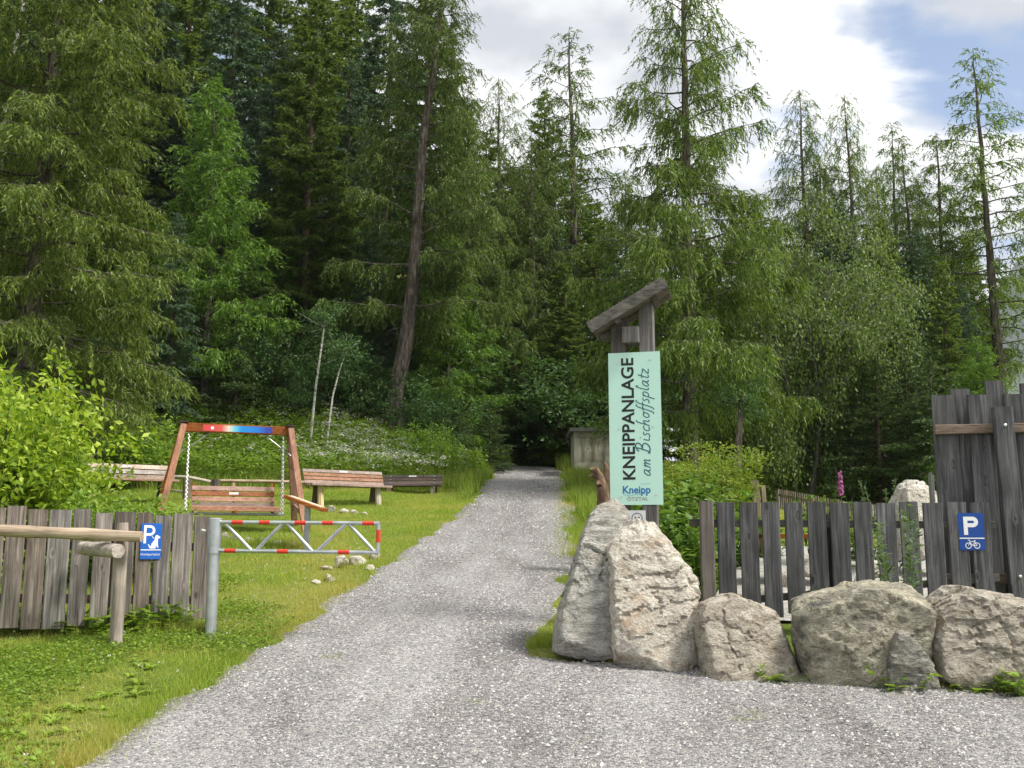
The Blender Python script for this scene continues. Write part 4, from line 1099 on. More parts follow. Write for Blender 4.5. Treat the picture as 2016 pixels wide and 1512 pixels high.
# ------------------------------------------------------------------ park benches
def park_bench(px, Yc, yawdeg, length, label, mats, nback=4, pitch=.075):
    c = P(px[0], px[1], Yc); z0 = T(c[0], c[1]) if False else None
    g = np.array([c[0], c[1], 0]); g[2] = T(c[0], c[1])
    ya = math.radians(yawdeg); ex = np.array([math.cos(ya), math.sin(ya), 0]); fy = np.array([math.sin(ya), -math.cos(ya), 0])
    seat_z = c[2] - g[2]
    b = thing('park_bench', label, 'bench', g, 'benches along the meadow')
    base = g + np.array([0, 0, seat_z])
    for k in range(3):
        q = base + fy * (.22 - .13 * k); MB().bevbox(q, fy * .055, (0, 0, .022), ex * length / 2, .005).build('seat_slat', mats[1], b, origin=q)
    for k in range(nback):
        q = base - fy * (.14 + .03 * k) + np.array([0, 0, .075 + pitch * k]); MB().bevbox(q, np.array([0, 0, pitch * .42]) - fy * .012, fy * .018, ex * length / 2, .005).build('back_slat', mats[0], b, origin=q)
    for s_ in (-1, 1):
        q = base + ex * s_ * length * .36
        zg = T(q[0], q[1]) - .08
        for off, mt, w in ((.10, M['leg_pale'], .062), (-.07, M['leg_dark'], .075)):
            a = q + fy * off
            a0 = np.array([a[0] + fy[0] * (.05 if off > 0 else -.08), a[1] + fy[1] * (.05 if off > 0 else -.08), zg]); a1 = a + np.array([0, 0, -.02])
            MB().tube([a0, (a0 + a1) / 2, a1], [w * 1.1, w, w * .95], 9, wob=.03, seed=int(length * 10)).build('leg', mt, b)
        MB().bevbox(q - fy * .185 + np.array([0, 0, pitch * nback * .5 + .02]), ex * .03, fy * .014, np.array([0, 0, pitch * nback * .5]) - fy * .05, .003).build('back_support', M['leg_dark'], b)
        for k in range(nback):
            d = q - fy * (.14 + .03 * k) + np.array([0, 0, .075 + pitch * k]) + fy * .02
            MB().tube([d, d + fy * .004], [.012, .010], 8).build('bolt', M['bolt'], b)
    q = base - fy * (.14 + .03 * (nback - 1)) + np.array([0, 0, .075 + pitch * (nback - 1)]) + fy * .02
    MB().box(q, ex * .09, fy * .002, (0, 0, .022)).build('plaque', M['white'], b)
    return b
park_bench((684, 957), 20.6, 34, 1.75, 'faded red brown slatted bench in front of the white flowers', (M['slat_pink'], M['slat_pink']))
park_bench((810, 956), 23.6, -3, 1.42, 'dark brown slatted bench nearest the gravel path', (M['slat_dark'], M['slat_dark']), nback=3)
park_bench((252, 945), 19.6, 32, 1.8, 'bleached slatted bench half hidden by the yellow green shrub', (M['slat_pale'], M['slat_pink']), nback=3, pitch=.10)

# low log border behind the swing
def log_thing(name, label, pts, r, mat, cat, group=None, seed=0):
    pts = np.array(pts); base = pts.mean(0)
    o = thing(name, label, cat, base, group)
    MB().tube(pts, r, 10, wob=.04, seed=seed).build('log', mat, o, smooth=True)
    return o
lb = thing('log_border', 'low border of pale logs on dark stub posts behind the swing', 'border', G(424, 968))
for (u, vt, vb, w) in ((367, 944, 985, .085), (424, 944, 975, .1)):
    g = G(u, vb); zt = P(u, vt, g[1])[2]
    MB().tube([(g[0], g[1], g[2] - .1), (g[0], g[1], (g[2] + zt) / 2), (g[0], g[1], zt)], [w, w * .97, w * .95], 10, wob=.03, seed=int(u)).build('stub_post', M['leg_dark'], lb)
yy = G(424, 975)[1]
for pts in ([(325, 938), (372, 940), (415, 949)], [(430, 947), (520, 948), (620, 951)], [(334, 966), (372, 972)]):
    q = [P(u, v, yy + .05 + .4 * (k == 0)) for k, (u, v) in enumerate(pts)]
    MB().tube(q, .04, 9, wob=.04, seed=len(pts)).build('log', M['log'], lb, smooth=True)

# ------------------------------------------------------------------ pale shed beside the path
sh0 = P(1131, 930, 27.5)
shed = thing('pump_shed', 'small pale stained plaster shed with a flat dark roof under the larch', 'shed', (sh0[0], 27.5, T(sh0[0], 27.5)))
zt = P(1140, 850, 27.5)[2]; zb = T(sh0[0], 27.5) - .5; wd, dp = 1.9, 1.6
MB().box((sh0[0] + wd / 2, 27.5 + dp / 2, (zt + zb) / 2), (wd / 2, 0, 0), (0, dp / 2, 0), (0, 0, (zt - zb) / 2)).build('wall', M['plaster'], shed)
MB().box((sh0[0] + wd / 2, 27.5 + dp / 2, zt + .05), (wd / 2 + .12, 0, 0), (0, dp / 2 + .12, 0), (0, 0, .05)).build('roof', M['shedroof'], shed)
for k in range(6):
    MB().box((sh0[0] + .25 + k * .28, 27.49, zt - .42), (.025, 0, 0), (0, .014, 0), (0, 0, .36)).build('batten', M['picket'], shed)
MB().box((sh0[0] + .95, 27.47, zt - .12), (.86, 0, 0), (0, .014, 0), (0, 0, .03)).build('rail', M['picket'], shed)

# ------------------------------------------------------------------ driftwood root by the sign
dY = 13.0
root = thing('driftwood_root', 'twisted brown driftwood root standing on the verge behind the sign', 'driftwood', (*P(1186, 985, dY)[:2], T(*P(1186, 985, dY)[:2])))
mb = MB(); k_ = dY
mb.tube([P(1190, 1010, dY), P(1188, 975, dY), P(1184, 955, dY), P(1180, 938, dY), P(1172, 925, dY), P(1162, 924, dY)], [.10, .085, .07, .06, .05, .02], 9, wob=.12, seed=3)
mb.tube([P(1196, 1000, dY + .1), P(1198, 950, dY + .1), P(1194, 925, dY + .1), P(1190, 910, dY + .1)], [.08, .06, .045, .015], 8, wob=.12, seed=4)
mb.tube([P(1180, 940, dY), P(1168, 934, dY), P(1160, 938, dY)], [.05, .035, .012], 7, wob=.12, seed=5)
mb.tube([P(1185, 960, dY), P(1178, 950, dY - .1), P(1174, 955, dY - .15)], [.04, .03, .01], 7, wob=.12, seed=6)
mb.build('root', M['driftwood'], root, smooth=True)

# ------------------------------------------------------------------ garden behind the right fence
gx = np.linspace(2.2, 7, 24); gy = np.linspace(10.2, 15.5, 26)
gv2, gf2 = sheet(gx, gy, lambda X, Y: terrain(X, Y) + .03 + .02 * fbm(np.stack([X.ravel() * 3, Y.ravel() * 3, 0 * X.ravel()], -1), 3).reshape(X.shape))
gg = link_mesh('garden_gravel', fast_mesh('garden_gravel', gv2, gf2, M['garden_gravel'], True)); tag(gg, kind='structure')
tb = P(1575, 1056, 12.2)
gt = thing('garden_table', 'orange brown plank table seen through the charcoal fence', 'table', (tb[0], tb[1], T(tb[0], tb[1])))
MB().bevbox(tb, (0, .3, 0), (0, 0, .025), (.42, 0, 0), .005).build('top', M['table'], gt, origin=tb)
for s_ in (-1, 1):
    q = tb + np.array([s_ * .3, 0, 0]); z0 = T(q[0], q[1])
    MB().bevbox((q[0] + s_ * .05, q[1], (z0 + tb[2]) / 2 - .02), (.035, 0, 0), (0, .22, 0), (s_ * .06, 0, (tb[2] - z0) / 2), .004).build('leg', M['table'], gt)
k = 0
for (u, Y, w, h) in [(1500, 11.2, .3, .22), (1545, 12.0, .35, .25), (1570, 11.0, .22, .16), (1600, 11.4, .3, .2), (1625, 12.2, .35, .26), (1690, 11.6, .3, .3), (1455, 11.2, .3, .15), (1590, 12.8, .4, .3), (1710, 12.6, .3, .3)]:
    k += 1; x = (u - CX) / F * Y; z = T(x, Y); rr = np.random.default_rng(300 + k)
    pts = rand_unit(rr, 16) * np.array([w / 2, w * .4, h * .6]) + np.array([x, Y, z + h * .3])
    cc, vv, ff = rock_from(pts, 4, 300 + k, .07)
    tag(link_mesh('fieldstone', fast_mesh('fieldstone', vv, ff, M['rock_pale'], True), None, Vector([float(q) for q in cc])), 'pale garden stone glimpsed between the charcoal fence boards', 'stone', 'pale stones in the garden')
# far garden fence of thin pickets
gf_ = thing('garden_picket_fence', 'faded thin picket fence running down behind the garden', 'fence', (*P(1600, 990, 24)[:2], T(*P(1600, 990, 24)[:2])))
A0, A1 = P(1530, 962, 25.0), P(1690, 992, 21.0)
A2 = P(1860, 1000, 22.5)
for s0, s1, npk in ((A0, A1, 34), (A1, A2, 30)):
    for k in range(npk):
        c = lerp(s0, s1, (k + .5) / npk); e = unit((s1 - s0) * [1, 1, 0])
        hgt = .75
        MB().box((c[0], c[1], c[2] - hgt / 2), e * .028, np.array([e[1], -e[0], 0]) * .01, (0, 0, hgt / 2)).build('picket', M['picket'], gf_)
    for dz in (.14, .55):
        a, b = s0 - np.array([0, -.02, dz]), s1 - np.array([0, -.02, dz])
        MB().bevbox((a + b) / 2, (0, .015, 0), (0, 0, .03), (b - a) / 2).build('rail', M['picket'], gf_)
    for t in (0.02, .5, .98):
        c = lerp(s0, s1, t); z0 = T(c[0], c[1]) - .2
        MB().box((c[0], c[1] + .06, (c[2] - .05 + z0) / 2), (.035, 0, 0), (0, .035, 0), (0, 0, (c[2] - .05 - z0) / 2)).build('post', M['picket'], gf_)
pp = P(1488, 950, 17.5); z0 = T(pp[0], pp[1])
gpst = thing('gate_post', 'weathered leaning plank post beside the dark trunked birch in the garden', 'post', (pp[0], pp[1], z0))
zt = P(1488, 946, 17.5)[2]
board(gpst, 'plank', np.array([pp[0] + .05, pp[1], z0 - .1]), np.array([.07, 0, 0]), zt - z0 + .1, .05, M['picket'], np.array([0, -1.0, 0]), lean=-.08, seed=5)
board(gpst, 'plank', np.array([pp[0] + .16, pp[1] + .04, z0 - .1]), np.array([.035, 0, 0]), zt - z0 + .02, .05, M['picket'], np.array([0, -1.0, 0]), lean=-.03, seed=6)
pe = P(1842, 930, 10.6); z0 = T(pe[0], pe[1])
psn = thing('glass_panel_sign', 'narrow pale glass board edge beside the tall screen fence', 'sign', (pe[0], pe[1], z0))
zt = P(1843, 928, 10.6)[2]
MB().box((pe[0] + .012, pe[1] + .17, zt - .3), (.006, 0, 0), (0, .03, 0), (0, 0, .3)).build('panel', M['steel'], psn)
MB().bevbox((pe[0] + .03, pe[1] + .2, (zt - .02 + z0) / 2), (.02, 0, 0), (0, .03, 0), (0, 0, (zt - .02 - z0) / 2), .004).build('post', M['steel'], psn)

# ------------------------------------------------------------------ vegetation
def leaf_tris(p, d, L, W, rng):
    """one thin triangle per needle spray"""
    n = len(p)
    w = unit(np.cross(d, rand_unit(rng, n)))
    L = np.broadcast_to(L, (n,))[:, None]; W = np.broadcast_to(W, (n,))[:, None]
    v = np.stack([p - w * W / 2, p + w * W / 2, p + d * L], 1).reshape(-1, 3)
    return v, np.arange(3 * n).reshape(n, 3)

def leaf_diamonds(p, d, L, W, rng, nrm=None, fold=.18):
    """broad leaf of two triangles folded along the midrib"""
    n = len(p)
    up_ = rand_unit(rng, n) if nrm is None else nrm
    w = unit(np.cross(d, up_)); u = unit(np.cross(w, d))
    L = np.broadcast_to(L, (n,))[:, None]; W = np.broadcast_to(W, (n,))[:, None]
    v = np.stack([p, p + d * L * .45 + w * W / 2 + u * W * fold, p + d * L, p + d * L * .45 - w * W / 2 + u * W * fold], 1).reshape(-1, 3)
    i = np.arange(n)[:, None] * 4
    return v, np.concatenate([i + np.array([[0, 1, 2]]), i + np.array([[0, 2, 3]])], 0)

def bezier(ts, a, b, c):
    t = ts[:, None]
    return (1 - t) ** 2 * a + 2 * t * (1 - t) * b + t ** 2 * c

def conifer(name, seed, H, r0, base, maxlen, nb, prof, el0, el1, droop, tip, strand, ds, leaf, hang, bark, leafm, lean=None, dead=0, sec=.34, secgap=.30, lo_cut=1.0, gap=None, thin=0.0, align=.85):
    """returns an Empty with trunk and crown. base: height of the lowest living branch; prof: crown taper exponent;
    el0/el1: branch angle low/high; strand: hanging shoot length; hang: how far shoots point down"""
    rng = np.random.default_rng(seed)
    lean = lean or (lambda t: np.zeros(np.shape(t) + (2,)))
    tt = np.linspace(0, 1, 26)
    off = lean(tt)
    wobx = .012 * H * .12 * np.cumsum(rng.normal(size=(26, 2)), 0)
    wobx -= wobx[:1]
    axis_pts = np.stack([off[:, 0] + wobx[:, 0] * tt, off[:, 1] + wobx[:, 1] * tt, H * tt], -1)
    rad = r0 * ((1 - tt) ** .85 * .94 + .04) ; rad[0] *= 1.35; rad[1] *= 1.1
    wood_ = MB(); wood_.tube(axis_pts, rad, 9, wob=.04, seed=seed)
    def at_(t): return np.array([np.interp(t, tt, axis_pts[:, k]) for k in range(3)])
    so, sd_, sl = [], [], []       # hanging shoots: origin, outward direction, length
    az = rng.uniform(0, 6.28)
    for i in range(nb):
        t = base / H + (1 - base / H) * ((i + rng.uniform(0, .8)) / nb) ** .92
        t = min(t, .992); q = (t - base / H) / (1 - base / H)
        az += 2.4 + rng.normal(0, .35)
        if gap is not None and abs((az - gap[0] + math.pi) % (2 * math.pi) - math.pi) < gap[1] and q < gap[2]: continue
        L = maxlen * (max(1 - q, .02) ** prof) * rng.uniform(.55, 1.08) * (lo_cut + (1 - lo_cut) * min(1, q * 4)) + .12
        el = el0 + (el1 - el0) * q + rng.normal(0, .09)
        h = np.array([math.cos(az), math.sin(az), 0]); b = at_(t)
        p1 = b + h * L * .5 * math.cos(el) + Zv * L * .5 * math.sin(el)
        p2 = b + h * L * math.cos(el) + Zv * (L * math.sin(el) - droop * L + tip * L)
        p1 = p1 + Zv * (.06 * L)
        nseg = 6
        pts = bezier(np.linspace(0, 1, nseg), b, p1, p2)
        pts[1:-1] += rng.normal(0, .02 * L, (nseg - 2, 3))
        br = min(.36 * np.interp(t, tt, rad), .010 + .010 * L)
        wood_.tube(pts, np.linspace(br, .004, nseg), 4, cap=False)
        lines = [(pts, L)]
        for k in range(int(L / secgap)):
            s_ = rng.uniform(.22, .97); sgn = 1 if k % 2 else -1
            o_ = np.array([np.interp(s_, np.linspace(0, 1, nseg), pts[:, c_]) for c_ in range(3)])
            a2 = az + sgn * rng.uniform(.55, 1.2); l2 = sec * L * (1.1 - .8 * s_) * rng.uniform(.6, 1.2) + .1
            h2 = np.array([math.cos(a2), math.sin(a2), 0])
            e2 = o_ + h2 * l2 + Zv * l2 * (el * .5 - droop * .9 + rng.normal(0, .12))
            pp_ = np.array([o_, (o_ + e2) / 2 + Zv * .06 * l2, e2])
            if l2 > .3: wood_.tube(pp_, [.006, .005, .003], 3, cap=False)
            lines.append((pp_, l2))
        for pts_, l_ in lines:
            n_ = max(int(l_ / ds * (1 - thin * sstep(.25, .8, q))), 1)
            s_ = rng.uniform(.12 if pts_ is pts else 0, 1, n_)
            ss = np.linspace(0, 1, len(pts_))
            o_ = np.stack([np.interp(s_, ss, pts_[:, c_]) for c_ in range(3)], -1)
            dr = unit(pts_[-1] - pts_[0])
            so.append(o_); sd_.append(np.repeat(dr[None], n_, 0)); sl.append(rng.uniform(.45, 1.15, n_) * strand * min(1, .35 + l_ * .5 + .2 * (1 - q)))
    # leading shoot
    n_ = 14; so.append(np.stack([at_(t) for t in np.linspace(.94, 1, n_)])); sd_.append(np.repeat(Zv[None], n_, 0)); sl.append(np.full(n_, strand * .35))
    so, sd_, sl = np.concatenate(so), np.concatenate(sd_), np.concatenate(sl)
    n_ = len(so)
    side = rand_unit(rng, n_) * np.array([1, 1, .35])
    d0 = unit(sd_ * .55 + side * .75 - Zv * hang)
    ldl, ldw, lstep, per = leaf
    ps, dd = [], []
    a = 0.0
    amax = sl.max()
    while a < amax:
        m = sl > a
        x = a
        pos = so[m] + d0[m] * x - Zv * (hang * .9) * x * x
        tang = unit(d0[m] - Zv * hang * 1.8 * x)
        for _ in range(per):
            ps.append(pos + rng.normal(0, .012, pos.shape)); dd.append(unit(tang * align + rand_unit(rng, len(pos)) * .7))
        a += lstep
    ps, dd = np.concatenate(ps), np.concatenate(dd)
    v, f = leaf_tris(ps, dd, ldl * rng.uniform(.7, 1.3, len(ps)), ldw * rng.uniform(.7, 1.3, len(ps)), rng)
    for k in range(dead):          # bare dead branches low on the trunk
        t = rng.uniform(.08, max(base / H, .2)); b = at_(t); a3 = rng.uniform(0, 6.28); L = rng.uniform(.4, 1.3)
        h = np.array([math.cos(a3), math.sin(a3), rng.uniform(-.35, .1)])
        wood_.tube([b, b + h * L * .5, b + h * L + Zv * rng.normal(0, .1)], [.014, .009, .003], 4, cap=False)
    root_ = bpy.data.objects.new(name, None); COL.objects.link(root_)
    tr = wood_.build('trunk', bark, root_)
    link_mesh('crown', fast_mesh(name + '_crown', v, f, leafm), root_)
    root_['H'] = H; root_['tris'] = len(f)
    return root_

def broadleaf(name, seed, H, stems, spread, leafn, leafL, leafW, bark, leafm, low=.25, r0=.09, up_=.55, depth=4, droopy=.15, base_gap=.12, puff=.05):
    """branching tree or shrub; leaves sit along the outer twigs"""
    rng = np.random.default_rng(seed)
    wood_ = MB(); twigs = []
    def grow(p, d, L, r, lev):
        n_ = 4
        pts = [p]
        for k in range(n_):
            d = unit(d + rng.normal(0, .13, 3) + Zv * (.05 if lev < 2 else -droopy * .3))
            pts.append(pts[-1] + d * L / n_)
        pts = np.array(pts)
        if r > .0055: wood_.tube(pts, np.linspace(r, r * .62, n_ + 1), 7 if lev == 0 else (5 if lev < 2 else 3), cap=False)
        if lev >= depth - 2: twigs.append((pts, lev))
        if lev >= depth: return
        kids = rng.integers(3, 6) if lev else rng.integers(5, 8)
        for c_ in range(kids):
            t = rng.uniform(low if lev == 0 else .25, 1.0)
            j = min(int(t * n_), n_ - 1); q = pts[j] + (pts[j + 1] - pts[j]) * (t * n_ - j)
            a_ = rng.uniform(0, 6.28); nd = unit(d * up_ + np.array([math.cos(a_), math.sin(a_), rng.uniform(-.1, .5) - droopy * lev * .25]) * spread)
            grow(q, nd, L * rng.uniform(.5, .72), r * .5, lev + 1)
        grow(pts[-1], d, L * .6, r * .55, lev + 1)
    for s_ in range(stems):
        a_ = s_ / max(stems, 1) * 6.28 + rng.uniform(-.4, .4)
        o_ = np.array([math.cos(a_), math.sin(a_), 0]) * base_gap * (stems > 1)
        grow(o_, unit(Zv + np.array([math.cos(a_), math.sin(a_), 0]) * (.28 if stems > 1 else .06)), H * .5, r0, 0)
    per = max(int(leafn / len(twigs)), 1)
    ps, dd = [], []
    for pts, lev in twigs:
        t = rng.uniform(.1, 1.0, per); ss = np.linspace(0, 1, len(pts))
        o_ = np.stack([np.interp(t, ss, pts[:, c_]) for c_ in range(3)], -1)
        ps.append(o_ + rng.normal(0, puff, o_.shape)); dd.append(unit(unit(pts[-1] - pts[0]) * .5 + rand_unit(rng, per) * .9 - Zv * .35))
    ps, dd = np.concatenate(ps), np.concatenate(dd); n_ = len(ps)
    nn = unit(rand_unit(rng, n_) * .8 + Zv * .7)
    v, f = leaf_diamonds(ps, dd, leafL * rng.uniform(.65, 1.25, n_), leafW * rng.uniform(.65, 1.25, n_), rng, nn)
    root_ = bpy.data.objects.new(name, None); COL.objects.link(root_)
    wood_.build('trunk', bark, root_)
    link_mesh('crown', fast_mesh(name + '_crown', v, f, leafm), root_)
    root_['H'] = float(max(ps[:, 2].max(), .1)); root_['tris'] = len(f)
    return root_

_used = set()
def plant(proto, u, Y, vtop=None, height=None, rz=0.0, label='', cat='tree', group=None, wide=1.0, mat=None, sink=.12, xoff=0.0):
    """stand a copy of proto so that its top reaches photo row vtop at column u and distance Y (or has the given height)"""
    H = proto['H']
    if vtop is not None:
        q = P(u, vtop, Y); x = q[0] + xoff; z0 = T(x, Y) - sink; h = q[2] - z0
    else:
        x = (u - CX) / F * Y * cp + xoff; z0 = T(x, Y) - sink; h = height
    if proto.name not in _used:
        o = proto; _used.add(proto.name)
    else:
        o = copy_tree(proto)
    s_ = h / H
    o.location = (x, Y, z0); o.rotation_euler = (0, 0, rz); o.scale = (s_ * wide, s_ * wide, s_)
    for key in ('group',):
        if key in o: del o[key]
    tag(o, label, cat, group)
    if mat is not None:
        for ch in o.children:
            if ch.name.startswith('crown'):
                ch.material_slots[0].link = 'OBJECT'; ch.material_slots[0].material = mat
    return o

LEAF_L = (.13, .032, .046, 1)
def lean_hero(t):
    t = np.asarray(t); x = np.interp(t, [0, .06, .12, .17, .22, .33, .46, .6, .72, .85, 1], [0, .02, .10, .26, .40, .58, .68, .82, 1.08, 1.3, 1.5]); return np.stack([x, 0 * t], -1)
def lean_left(t):
    t = np.asarray(t); return np.stack([.1 * t, -.3 * t], -1)

larch_tall = conifer('larch_tree', 11, 15.5, .20, 2.0, 3.0, 112, .55, -.12, .42, .10, .12, .58, .036, LEAF_L, .95, M['bark_larch'], M['larch'], dead=6, thin=.62, align=1.25)
larch_hero = conifer('larch_tree', 21, 16.5, .27, 4.2, 2.9, 135, .55, .0, .5, .10, .12, .54, .036, LEAF_L, .85, M['bark_larch'], M['larch'], lean=lean_hero, dead=14, gap=(-math.pi / 2 - .25, .85, .62), thin=.4, align=1.25)
larch_left = conifer('larch_tree', 31, 17.0, .24, 1.6, 3.6, 165, .42, -.30, .35, .18, .07, .52, .044, LEAF_L, .85, M['bark_larch'], M['larch_olive'], lean=lean_left, dead=8, align=1.25)
larch_thin = conifer('larch_tree', 41, 15.0, .16, 4.0, 2.5, 74, .62, -.15, .4, .12, .14, .46, .050, (.12, .036, .056, 1), .9, M['bark_larch'], M['larch'], dead=10, thin=.25, align=1.25)
larch_young = conifer('young_larch_tree', 51, 8.0, .10, .8, 2.1, 110, .75, .05, .8, .14, .10, .42, .036, (.11, .032, .048, 1), .7, M['bark_larch'], M['larch_bright'])
spruce_a = conifer('spruce_tree', 61, 15.0, .17, 1.0, 2.5, 170, .62, -.3, .5, .14, .16, .22, .036, (.11, .046, .050, 2), .38, M['bark_spruce'], M['spruce'], dead=10, sec=.42, secgap=.2)
spruce_b = conifer('spruce_tree', 71, 14.0, .15, 2.6, 1.9, 130, .6, -.35, .45, .16, .16, .26, .042, (.11, .044, .048, 2), .55, M['bark_spruce'], M['spruce'], dead=16, sec=.42, secgap=.2)
spruce_small = conifer('young_spruce_tree', 81, 4.2, .055, .15, 1.35, 70, .8, -.08, .6, .12, .10, .16, .034, (.07, .025, .036, 2), .25, M['bark_spruce'], M['spruce'], sec=.42, secgap=.15)
birch_big = broadleaf('birch_tree', 91, 8.0, 3, 1.0, 60000, .105, .08, M['bark_grey'], M['birch'], low=.10, r0=.085, depth=4, droopy=.5, base_gap=.3, puff=.20)
rowan = broadleaf('rowan_sapling', 101, 3.2, 3, .9, 6500, .11, .045, M['bark_dark'], M['rowan'], low=.2, r0=.022, depth=3, base_gap=.12)
bush = broadleaf('understory_bush', 111, 1.5, 6, 1.0, 6500, .085, .04, M['bark_dark'], M['bank'], low=.1, r0=.012, depth=3, base_gap=.18)

WOOD = 'conifers of the wood behind the meadow'
plant(larch_left, 128, 21.0, vtop=-330, rz=.4, label='big olive larch with long hanging branches behind the yellow green shrub', group=WOOD, wide=1.12)
plant(larch_hero, 790, 28.5, vtop=-120, rz=0.0, label='leaning larch with a curved bare trunk behind the dark bench', group=WOOD)
plant(larch_tall, 1330, 23.5, vtop=-210, rz=1.1, label='tall larch with spreading branches right behind the mint sign', group=WOOD, wide=1.0)
plant(larch_young, 432, 28.5, vtop=150, rz=.2, label='bright green narrow larch above the swing', group=WOOD)
plant(spruce_a, 620, 31.5, vtop=-45, rz=2.2, label='mid green rounded conifer with a bare lower trunk above the barrier', group=WOOD, mat=M['larch'], wide=1.05)
plant(spruce_b, 352, 26.5, vtop=420, rz=1.0, label='blue green spruce with a thin brown trunk behind the swing', group=WOOD, mat=M['spruce_blue'])
plant(larch_thin, 1128, 40.0, vtop=55, rz=.6, label='larch with an airy top between leaning larch and tall larch', group=WOOD, wide=1.35)
plant(spruce_a, 1078, 42.0, vtop=185, rz=4.0, label='dark spruce top beside the airy larch above the path', group=WOOD)
plant(larch_tall, 985, 37.0, vtop=150, rz=3.3, label='larch directly above the path end beside the leaning larch', group=WOOD)
# row at the right
plant(larch_thin, 1918, 36.0, vtop=98, rz=2.0, label='tallest sparse larch of the right hand row above the screen fence', group=WOOD, wide=1.35)
plant(larch_tall, 1572, 39.0, vtop=172, rz=2.5, label='dark larch beside the birch, first of the right hand row', group=WOOD)
plant(larch_tall, 1668, 38.0, vtop=188, rz=5.0, label='dense larch second in the right hand row beside the birch', group=WOOD, wide=.9)
plant(larch_thin, 1748, 40.0, vtop=240, rz=4.4, label='thin bare stemmed larch between the dense larch and the sparse larch', group=WOOD, wide=1.1)
plant(larch_thin, 1780, 37.5, vtop=268, rz=.9, label='thin bare stemmed larch between the dense larch and the sparse larch', group=WOOD, wide=1.0)
plant(larch_thin, 1838, 38.0, vtop=268, rz=3.0, label='short sparse larch beside the tallest sparse larch', group=WOOD, wide=1.3)
plant(spruce_a, 1848, 30.0, vtop=515, rz=1.3, label='dense dark spruce rising behind the screen fence', group=WOOD, wide=1.1)
plant(larch_young, 1915, 22.0, vtop=665, rz=2.6, label='bushy bright yellow green young larch peeking over the screen fence', group=WOOD, wide=1.25, mat=M['larch_bright'])
plant(spruce_small, 1775, 27.0, vtop=640, rz=.3, label='dark young spruce behind the pale cream boulder', group=WOOD, wide=1.2)
plant(spruce_small, 1690, 30.0, vtop=610, rz=1.9, label='dark young spruce between birch and pale cream boulder', group=WOOD, wide=1.3)
plant(birch_big, 1555, 27.0, vtop=330, rz=.7, label='broad grey green birch with dense leaves right of the mint sign', cat='tree', wide=.62)

# deeper rows: alike trees that only their place tells apart
rng = np.random.default_rng(77)
def row(items, label, group='trees deep in the wood'):
    for proto, u, Y, vt, w in items:
        lb_ = label if isinstance(label, str) else next(t for m_, t in label if u <= m_)
        plant(proto, u, Y, vtop=vt, rz=rng.uniform(0, 6.28), label=lb_, group=group, wide=w)
row([(spruce_a, -60, 30, -250, 1.1), (spruce_b, 30, 33, -260, 1.2), (spruce_a, 215, 34, -180, 1.2), (spruce_b, 300, 37, -120, 1.2), (spruce_a, 380, 40, -150, 1.2), (spruce_b, 470, 36, -60, 1.2),
     (spruce_a, 540, 42, -120, 1.2), (spruce_b, 560, 33, 60, 1.15), (spruce_a, 705, 40, -60, 1.15), (spruce_b, 770, 37, -80, 1.2), (spruce_a, 850, 43, -40, 1.1), (spruce_b, 690, 34, 120, 1.15),
     (spruce_b, 905, 40, 200, 1.2), (spruce_a, 250, 29, 120, 1.1), (spruce_a, 120, 38, -300, 1.2), (spruce_a, 640, 46, -140, 1.2), (spruce_b, 430, 46, -200, 1.2), (spruce_a, 330, 47, -250, 1.2), (spruce_a, 20, 42, -350, 1.2)],
    [(180, 'dark spruce deep in the wood behind the big olive larch'), (340, 'dark spruce between the big olive larch and the bright narrow larch'), (500, 'dark spruce deep behind the bright green narrow larch'), (680, 'dark spruce deep behind the rounded mid green conifer'), (9999, 'dark spruce deep behind the leaning larch')])
row([(spruce_b, 940, 35, 380, 1.2), (spruce_a, 1010, 40, 330, 1.3), (spruce_b, 1090, 37, 420, 1.3), (spruce_a, 1170, 39, 400, 1.3), (spruce_b, 1210, 34, 470, 1.3), (spruce_a, 1060, 46, 300, 1.3), (spruce_a, 1140, 48, 330, 1.3), (spruce_b, 1015, 52, 330, 1.3)],
    [(1030, 'dark spruce between the leaning larch and the end of the path'), (1120, 'dark spruce straight above the end of the path'), (9999, 'dark spruce rising behind the pale plaster shed')])
row([(larch_tall, 1610, 42, 300, 1.1), (larch_tall, 1720, 43, 330, 1.1), (larch_tall, 1810, 43, 360, 1.1), (spruce_a, 1900, 40, 480, 1.2), (spruce_b, 1440, 33, 480, 1.3), (spruce_a, 1520, 37, 430, 1.3), (spruce_b, 1620, 36, 470, 1.3), (spruce_a, 1700, 41, 520, 1.3), (spruce_b, 1760, 34, 560, 1.3), (spruce_a, 1390, 38, 470, 1.2), (spruce_a, 1280, 40, 430, 1.3)],
    [(1360, 'dark conifer deep behind the tall larch by the mint sign'), (1630, 'dark conifer deep behind the broad grey green birch'), (1830, 'dark conifer deep behind the pale cream boulder'), (9999, 'conifer deep in the wood behind the screen fence')])
row([(spruce_small, 965, 29.5, 790, 1.4), (spruce_small, 1040, 33.5, 740, 1.5), (spruce_small, 1005, 36, 700, 1.5), (spruce_small, 905, 28.5, 800, 1.3), (spruce_small, 1085, 37, 690, 1.5), (spruce_small, 940, 33, 700, 1.5)],
    [(950, 'small dark spruce on the bank above the dark brown bench'), (1020, 'small dark spruce at the inner bend of the gravel path'), (9999, 'small dark spruce in the shade across from the pale shed')], 'young spruces by the path bend')
